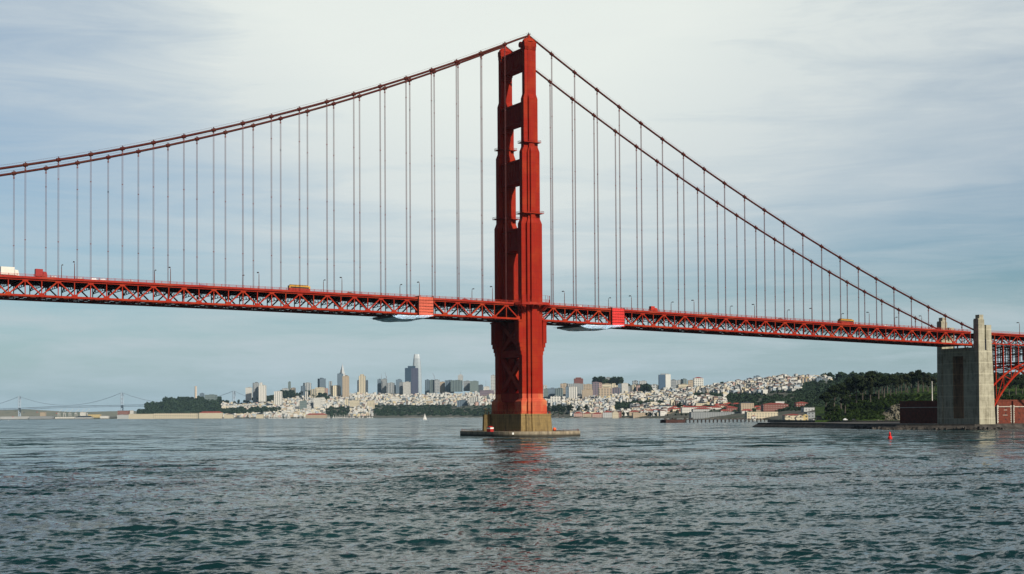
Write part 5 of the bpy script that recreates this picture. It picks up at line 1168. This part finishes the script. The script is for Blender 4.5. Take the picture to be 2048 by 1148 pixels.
for (q, px, D, p_, wd, dp, hh, c, gb, rz, y_) in cand[:NI]:
    key = (c, gb, wd > 13)
    if key not in HMESH:
        W_, D_, H_ = (16, 12, 10) if wd > 13 else (10, 12, 9); g = MB().cbox((0, 0, -8), W_, D_, H_+8); r = MB()
        if gb: r.gable((0, 0, 0), D_, W_, H_, 2.6, math.pi/2, .3)
        else: r.cbox((0, 0, H_), W_+.4, D_+.4, .6); r.cbox((W_*.2, 1, H_+.6), 3, 3, 1.6)
        me_w = g.build('tmp', HM[HC[c][0]]); me_r = r.build('tmp', plain('hroof_%d_%d' % (c, gb), tuple(x*.5 for x in HC[c][1]) if not gb else (.16, .10, .085), .85)); HMESH[key] = (me_w.data, me_r.data, W_, H_)
        bpy.data.objects.remove(me_w); bpy.data.objects.remove(me_r)
    mw, mr, W_, H_ = HMESH[key]
    e = empty('house', p_, rz); e.scale = (wd/W_, 1.0, hh/H_); zn = zone(px, y_)
    for nm, me in (('wall', mw), ('roof', mr)): o = bpy.data.objects.new(nm, me); COL.objects.link(o); o.parent = e
    tag(e, f"{HC[c][0]} {'gabled' if gb else 'flat roofed'} {'block' if wd > 13 else 'house'} {zn}", 'house', f'houses {zn}')
V = []; Fq = []; mi = []
for (q, px, D, p_, wd, dp, hh, c, gb, rz, y_) in cand[NI:]:
    b0 = len(V); ca, sa = math.cos(rz), math.sin(rz)
    for z in (-6, hh):
        for x, y in ((-wd/2, -dp/2), (wd/2, -dp/2), (wd/2, dp/2), (-wd/2, dp/2)): V.append((p_[0]+x*ca-y*sa, p_[1]+x*sa+y*ca, p_[2]+z))
    if gb:
        for y in (-dp/2, dp/2): V.append((p_[0]-y*sa, p_[1]+y*ca, p_[2]+hh+2.6))
        fs = [(0,1,5,4), (1,2,6,5), (2,3,7,6), (3,0,4,7), (5,6,9,8), (7,4,8,9), (4,5,8), (6,7,9)]
    else: fs = [(0,1,5,4), (1,2,6,5), (2,3,7,6), (3,0,4,7), (4,5,6,7)]
    Fq += [tuple(i+b0 for i in f_) for f_ in fs]; mi += [c]*len(fs)
me = bpy.data.meshes.new('city_mass'); me.from_pydata(V, [], Fq)
for nm, c in HC: me.materials.append(HM[nm])
me.polygons.foreach_set('material_index', mi); me.update(); o = bpy.data.objects.new('city_houses', me); COL.objects.link(o)
tag(o, 'mass of small pale houses packed on the far slopes', kind='stuff')

# marina masts and moored boats as one mass, small craft
g = MB()
for k in range(150):
    px = random.uniform(515, 745); D = shoreD(px)+random.uniform(-60, 60); p_ = ptz(px, 0, D); a = random.uniform(0, 3); L_ = random.uniform(7, 14)
    g.cbox((p_[0], p_[1], 0), L_, 3, 2.0, a, True, .85); g.beam((p_[0], p_[1], 1), (p_[0], p_[1], random.uniform(10, 17)), .5, .5, (0, 1, 0))
tag(g.build('moored_boats', M_WHITE), 'crowd of white boats and masts in the far marina', kind='stuff')
def sail(px, yb, yt, D, label, col=(.85, .84, .8)):
    s_ = D/F; p_ = ptz(px, 0, D); h_ = (yb-yt)*s_; e = empty('sailing_boat', tuple(p_), -YAW); tag(e, label, 'boat')
    g = MB(); L_ = h_*.55; g.loft([([(-L_/2, -.2), (0, -1.1), (L_/2, -.1), (L_/2, .1), (0, 1.1), (-L_/2, .2)], -.3), ([(-L_/2-.5, -.5), (0, -1.5), (L_/2+.8, -.1), (L_/2+.8, .1), (0, 1.5), (-L_/2-.5, .5)], 1.1)]); g.build('hull', M_WHITE, e)
    MB().beam((0, 0, 1), (0, 0, h_), .2, .2, (0, 1, 0)).build('mast', M_WHITE, e)
    g = MB(); pts = [(-.1, 0, 1.6), (-L_*.48, .5, 1.8), (-L_*.25, .45, h_*.5), (-.1, 0, h_*.97)]; g.add(pts+[(x, y+.08, z) for x, y, z in pts], [(0,1,2,3), (7,6,5,4), (0,4,5,1), (1,5,6,2), (2,6,7,3)]); g.build('mainsail', plain('sail_cloth', col, .7), e)
    g = MB(); pts = [(.1, 0, h_*.8), (L_*.5, 0, 1.3), (.4, -.4, 1.8)]; g.add(pts+[(x, y+.08, z) for x, y, z in pts], [(0,1,2), (5,4,3), (0,3,4,1), (1,4,5,2), (2,5,3,0)]); g.build('jib', MATS['sail_cloth'], e); return e
sail(850, 838.8, 825, 3650, 'white sailing boat in front of the far tree line')
for px, y_, D, colr, lb in ((31.5, 824, 2400, (.02, .03, .04), 'black kite flying above the grey quay shed'), (74.5, 826, 2800, (.6, .04, .03), 'red kite above the white curved hall'), (113, 828.5, 2800, (.6, .05, .03), 'small red kite over the white quay shed'), (26, 835.5, 2600, (.75, .08, .03), 'red kite low over the water at the far left'), (48, 826.8, 2800, (.03, .09, .2), 'blue kite beside the far bridge leg')):
    p_ = at(px, y_, D); s_ = 1.3*D/F
    g = MB(); n = 8; vs = []
    for k in range(n+1):
        a = math.pi*k/n
        for w_ in (-.9, .9): vs.append((p_[0]+s_*1.3*math.cos(a), p_[1]+w_*s_*.5*math.sin(a), p_[2]+s_*1.6*math.sin(a)+w_*s_*.25))
    vs2 = [(x, y, z+.12) for x, y, z in vs]; m_ = 2*(n+1)
    fs = [(2*k, 2*k+1, 2*k+3, 2*k+2) for k in range(n)]+[(2*k+m_+2, 2*k+3+m_, 2*k+1+m_, 2*k+m_) for k in range(n)]
    g.add(vs+vs2, fs); o = g.build('kite', plain('kite_'+lb.split()[0]+lb.split()[1], colr, .6), loc=tuple(p_)); tag(o, lb, 'kite', 'kites over the water')
# buoys
def buoy(px, yb, D, h_, col, label):
    p_ = ptz(px, 0, D); e = empty('buoy', tuple(p_)); tag(e, label, 'buoy'); m_ = plain('buoy_'+label[:5].strip(), col, .45, .25, 1.5)
    MB().tube([(0, 0, -.6), (0, 0, .25*h_), (0, 0, .32*h_)], [h_*.28, h_*.30, h_*.22], 14).build('float', m_, e)
    g = MB().tube([(0, 0, .32*h_), (0, 0, .8*h_), (0, 0, h_)], [h_*.20, h_*.12, h_*.03], 10); g.build('cone', m_, e)
    g = MB(); 
    for k in range(4): g.beam((h_*.17*math.cos(k*1.57+.6), h_*.17*math.sin(k*1.57+.6), h_*.40), (h_*.14*math.cos(k*1.57+.6), h_*.14*math.sin(k*1.57+.6), h_*.62), .3, .1)
    g.build('panel', M_BLACK, e); e.rotation_euler = (.05, -.07, 0)
Dp = 12.05*F/(876.5-823.5); buoy(1780, 876.5, Dp, 14.5*Dp/F, (.75, .02, .015), 'bright red cone buoy leaning in the water near the fort')
buoy(17, 841, 5200, 4.2, (.8, .8, .8), 'small white buoy at the far left'); buoy(708, 838.5, 4600, 4.5, (.05, .02, .02), 'dark buoy left of the sailing boat')

# wharf
wh = empty('timber_wharf', tuple(ptz(1420, 0, 1950))); tag(wh, 'long low timber wharf on thin piles before the beach', 'wharf'); wl = tuple(ptz(1420, 0, 1950))
def wp(px): return ptz(px, 0, interp(px, [(1330, 1930), (1510, 2010), (1600, 2060)]))
M_WOOD = plain('wharf_wood', (.05, .035, .028), .9, .5, .4)
g = MB(); a, b_ = wp(1331), wp(1369); dv = (b_-a)/np.linalg.norm(b_-a); nv = np.array([-dv[1], dv[0], 0])
g.beam(a+nv*5+(0, 0, 1.6), b_+nv*5+(0, 0, 1.6), 12, 4.2); g.build('head', plain('wharf_red', (.07, .028, .022), .9, .5, .4), wh, loc=wl)
g = MB(); a, b_ = wp(1330), wp(1540); g.beam(a+nv*4+(0, 0, 3.9), b_+nv*4+(0, 0, 3.9), 7, .7)
for k in range(60): q = a+(b_-a)*k/59; g.beam(q+(0, 0, 4.2), q+(0, 0, 5.1), .12, .12)
g.beam(a+(0, 0, 5.1), b_+(0, 0, 5.1), .1, .1)
for k in range(14): q = a+(b_-a)*random.uniform(0, .3)+nv*random.uniform(1, 6); g.cbox(tuple(q+(0, 0, 4.3)), random.uniform(.7, 2.5), 1.5, random.uniform(.8, 2.4))
g.build('deck', M_WOOD, wh, loc=wl)
for k in range(24):
    q = wp(1371+k*7.9-(.0))
    if 1371+k*7.9 > 1536: break
    g = MB(); g.beam(q+(0, 0, -2), q+(0, 0, 3.6), .75, .75, (0, 1, 0)); g.beam(q+nv*7+(0, 0, -2), q+nv*7+(0, 0, 3.6), .75, .75, (0, 1, 0)); g.build('pile', M_WOOD, wh, loc=wl)
for i, (px, D, c, cn) in enumerate(((1690.5, 1466, (.7, .75, .78), 'white van parked on the road below the headland'), (1708, 1462, (.05, .05, .06), 'dark car parked right of the white van'), (1626, 1560, (.6, .6, .6), 'silver car parked by the cream sheds'))):
    o = make_car(c, cn); o['group'] = 'cars parked on the headland road'; p_ = ptz(px, 3.95, D); o.location = tuple(p_); o.rotation_euler = (0, 0, -YAW)
    if i == 0: o.scale = (1, 1.1, 1.6)

# ------------------------------------------------------------------ far suspension bridge
fb = empty('far_bridge', tuple(ptz(244, 0, 11000))); tag(fb, 'faint grey suspension bridge across the far bay', 'bridge'); fl_ = np.array(ptz(244, 0, 11000))
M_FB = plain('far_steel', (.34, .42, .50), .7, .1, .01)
tws = [(-170, 793, 838, 12400), (39, 792.5, 838, 11700), (244, 785, 838, 11000), (468, 781.5, 836, 10250), (640, 778, 836, 9700)]
def deckp(px): D = interp(px, [(t_[0], t_[3]) for t_ in tws]); return at(px, interp(px, [(-170, 819.5), (0, 818), (100, 813.5), (200, 811), (300, 809.5), (468, 806), (640, 804)]), D)
for px, yt, yb, D in tws:
    a, s_ = at(px, yt, D), D/F; g = MB()
    for dx in (-1.9, 1.9):
        q = at(px+dx, yt, D); g.beam((q[0], q[1], -3), (q[0], q[1], q[2]), 6, 6, (0, 1, 0))
    q1, q2 = at(px-1.9, yt, D), at(px+1.9, yt, D); zz = np.linspace(15, q1[2]-4, 7)
    for z1_, z2_ in zip(zz[:-1], zz[1:]): g.beam((q1[0], q1[1], z1_), (q2[0], q2[1], z2_), 4, 4); g.beam((q2[0], q2[1], z1_), (q1[0], q1[1], z2_), 4, 4)
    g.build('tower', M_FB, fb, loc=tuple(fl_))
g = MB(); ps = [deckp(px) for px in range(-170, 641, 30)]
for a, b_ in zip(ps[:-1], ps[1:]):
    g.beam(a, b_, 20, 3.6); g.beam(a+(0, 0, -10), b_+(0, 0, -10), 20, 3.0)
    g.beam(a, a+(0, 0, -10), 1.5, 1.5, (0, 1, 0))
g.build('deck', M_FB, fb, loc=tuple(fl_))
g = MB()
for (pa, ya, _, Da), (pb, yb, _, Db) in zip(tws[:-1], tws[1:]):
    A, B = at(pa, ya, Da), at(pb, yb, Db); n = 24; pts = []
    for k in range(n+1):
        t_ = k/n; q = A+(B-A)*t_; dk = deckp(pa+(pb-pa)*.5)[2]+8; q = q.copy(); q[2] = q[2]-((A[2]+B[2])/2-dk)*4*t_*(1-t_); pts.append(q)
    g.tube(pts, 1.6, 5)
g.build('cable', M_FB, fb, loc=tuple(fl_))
for i, (px, lb) in enumerate(((118, 'leftmost'), (129, 'second'), (140, 'third'), (152, 'fourth'), (163, 'fifth'), (173, 'sixth'))):
    D = 10400; s_ = D/F; e = empty('harbour_crane', tuple(ptz(px, 3, D)), -YAW); tag(e, f'pale harbour crane with raised boom, {lb} of six behind the quay', 'crane', 'harbour cranes behind the quay'); m_ = plain('crane_white', (.72, .70, .66), .6)
    g = MB()
    for dx in (-2.2, 2.2): g.beam((dx*s_, 0, 0), (dx*s_*.8, 0, 11*s_), .6*s_, .6*s_, (0, 1, 0))
    g.beam((-2.4*s_, 0, 9*s_), (2.4*s_, 0, 9*s_), .6*s_, .6*s_); g.build('frame', m_, e); MB().beam((-3*s_, 0, 9*s_), (6.5*s_, 0, 19*s_), .5*s_, .5*s_).build('boom', m_, e)

# ------------------------------------------------------------------ haze
g = MB(); g.box(CX-16500, CX+16500, CY-16500, CY+16500, -9.5, 262)
m = bpy.data.materials.new('haze_air'); m.use_nodes = True; t = NT(m.node_tree); t.n.clear()
pv = t.node('ShaderNodeVolumePrincipled', inp={'Color': (.50, .78, 1.0, 1), 'Density': 1.4e-5, 'Anisotropy': 0.0})
t.l.new(pv.outputs[0], t.node('ShaderNodeOutputMaterial').inputs['Volume'])
hz_o = g.build('haze', m); tag(hz_o, 'thin pale sea haze over the bay', kind='stuff')
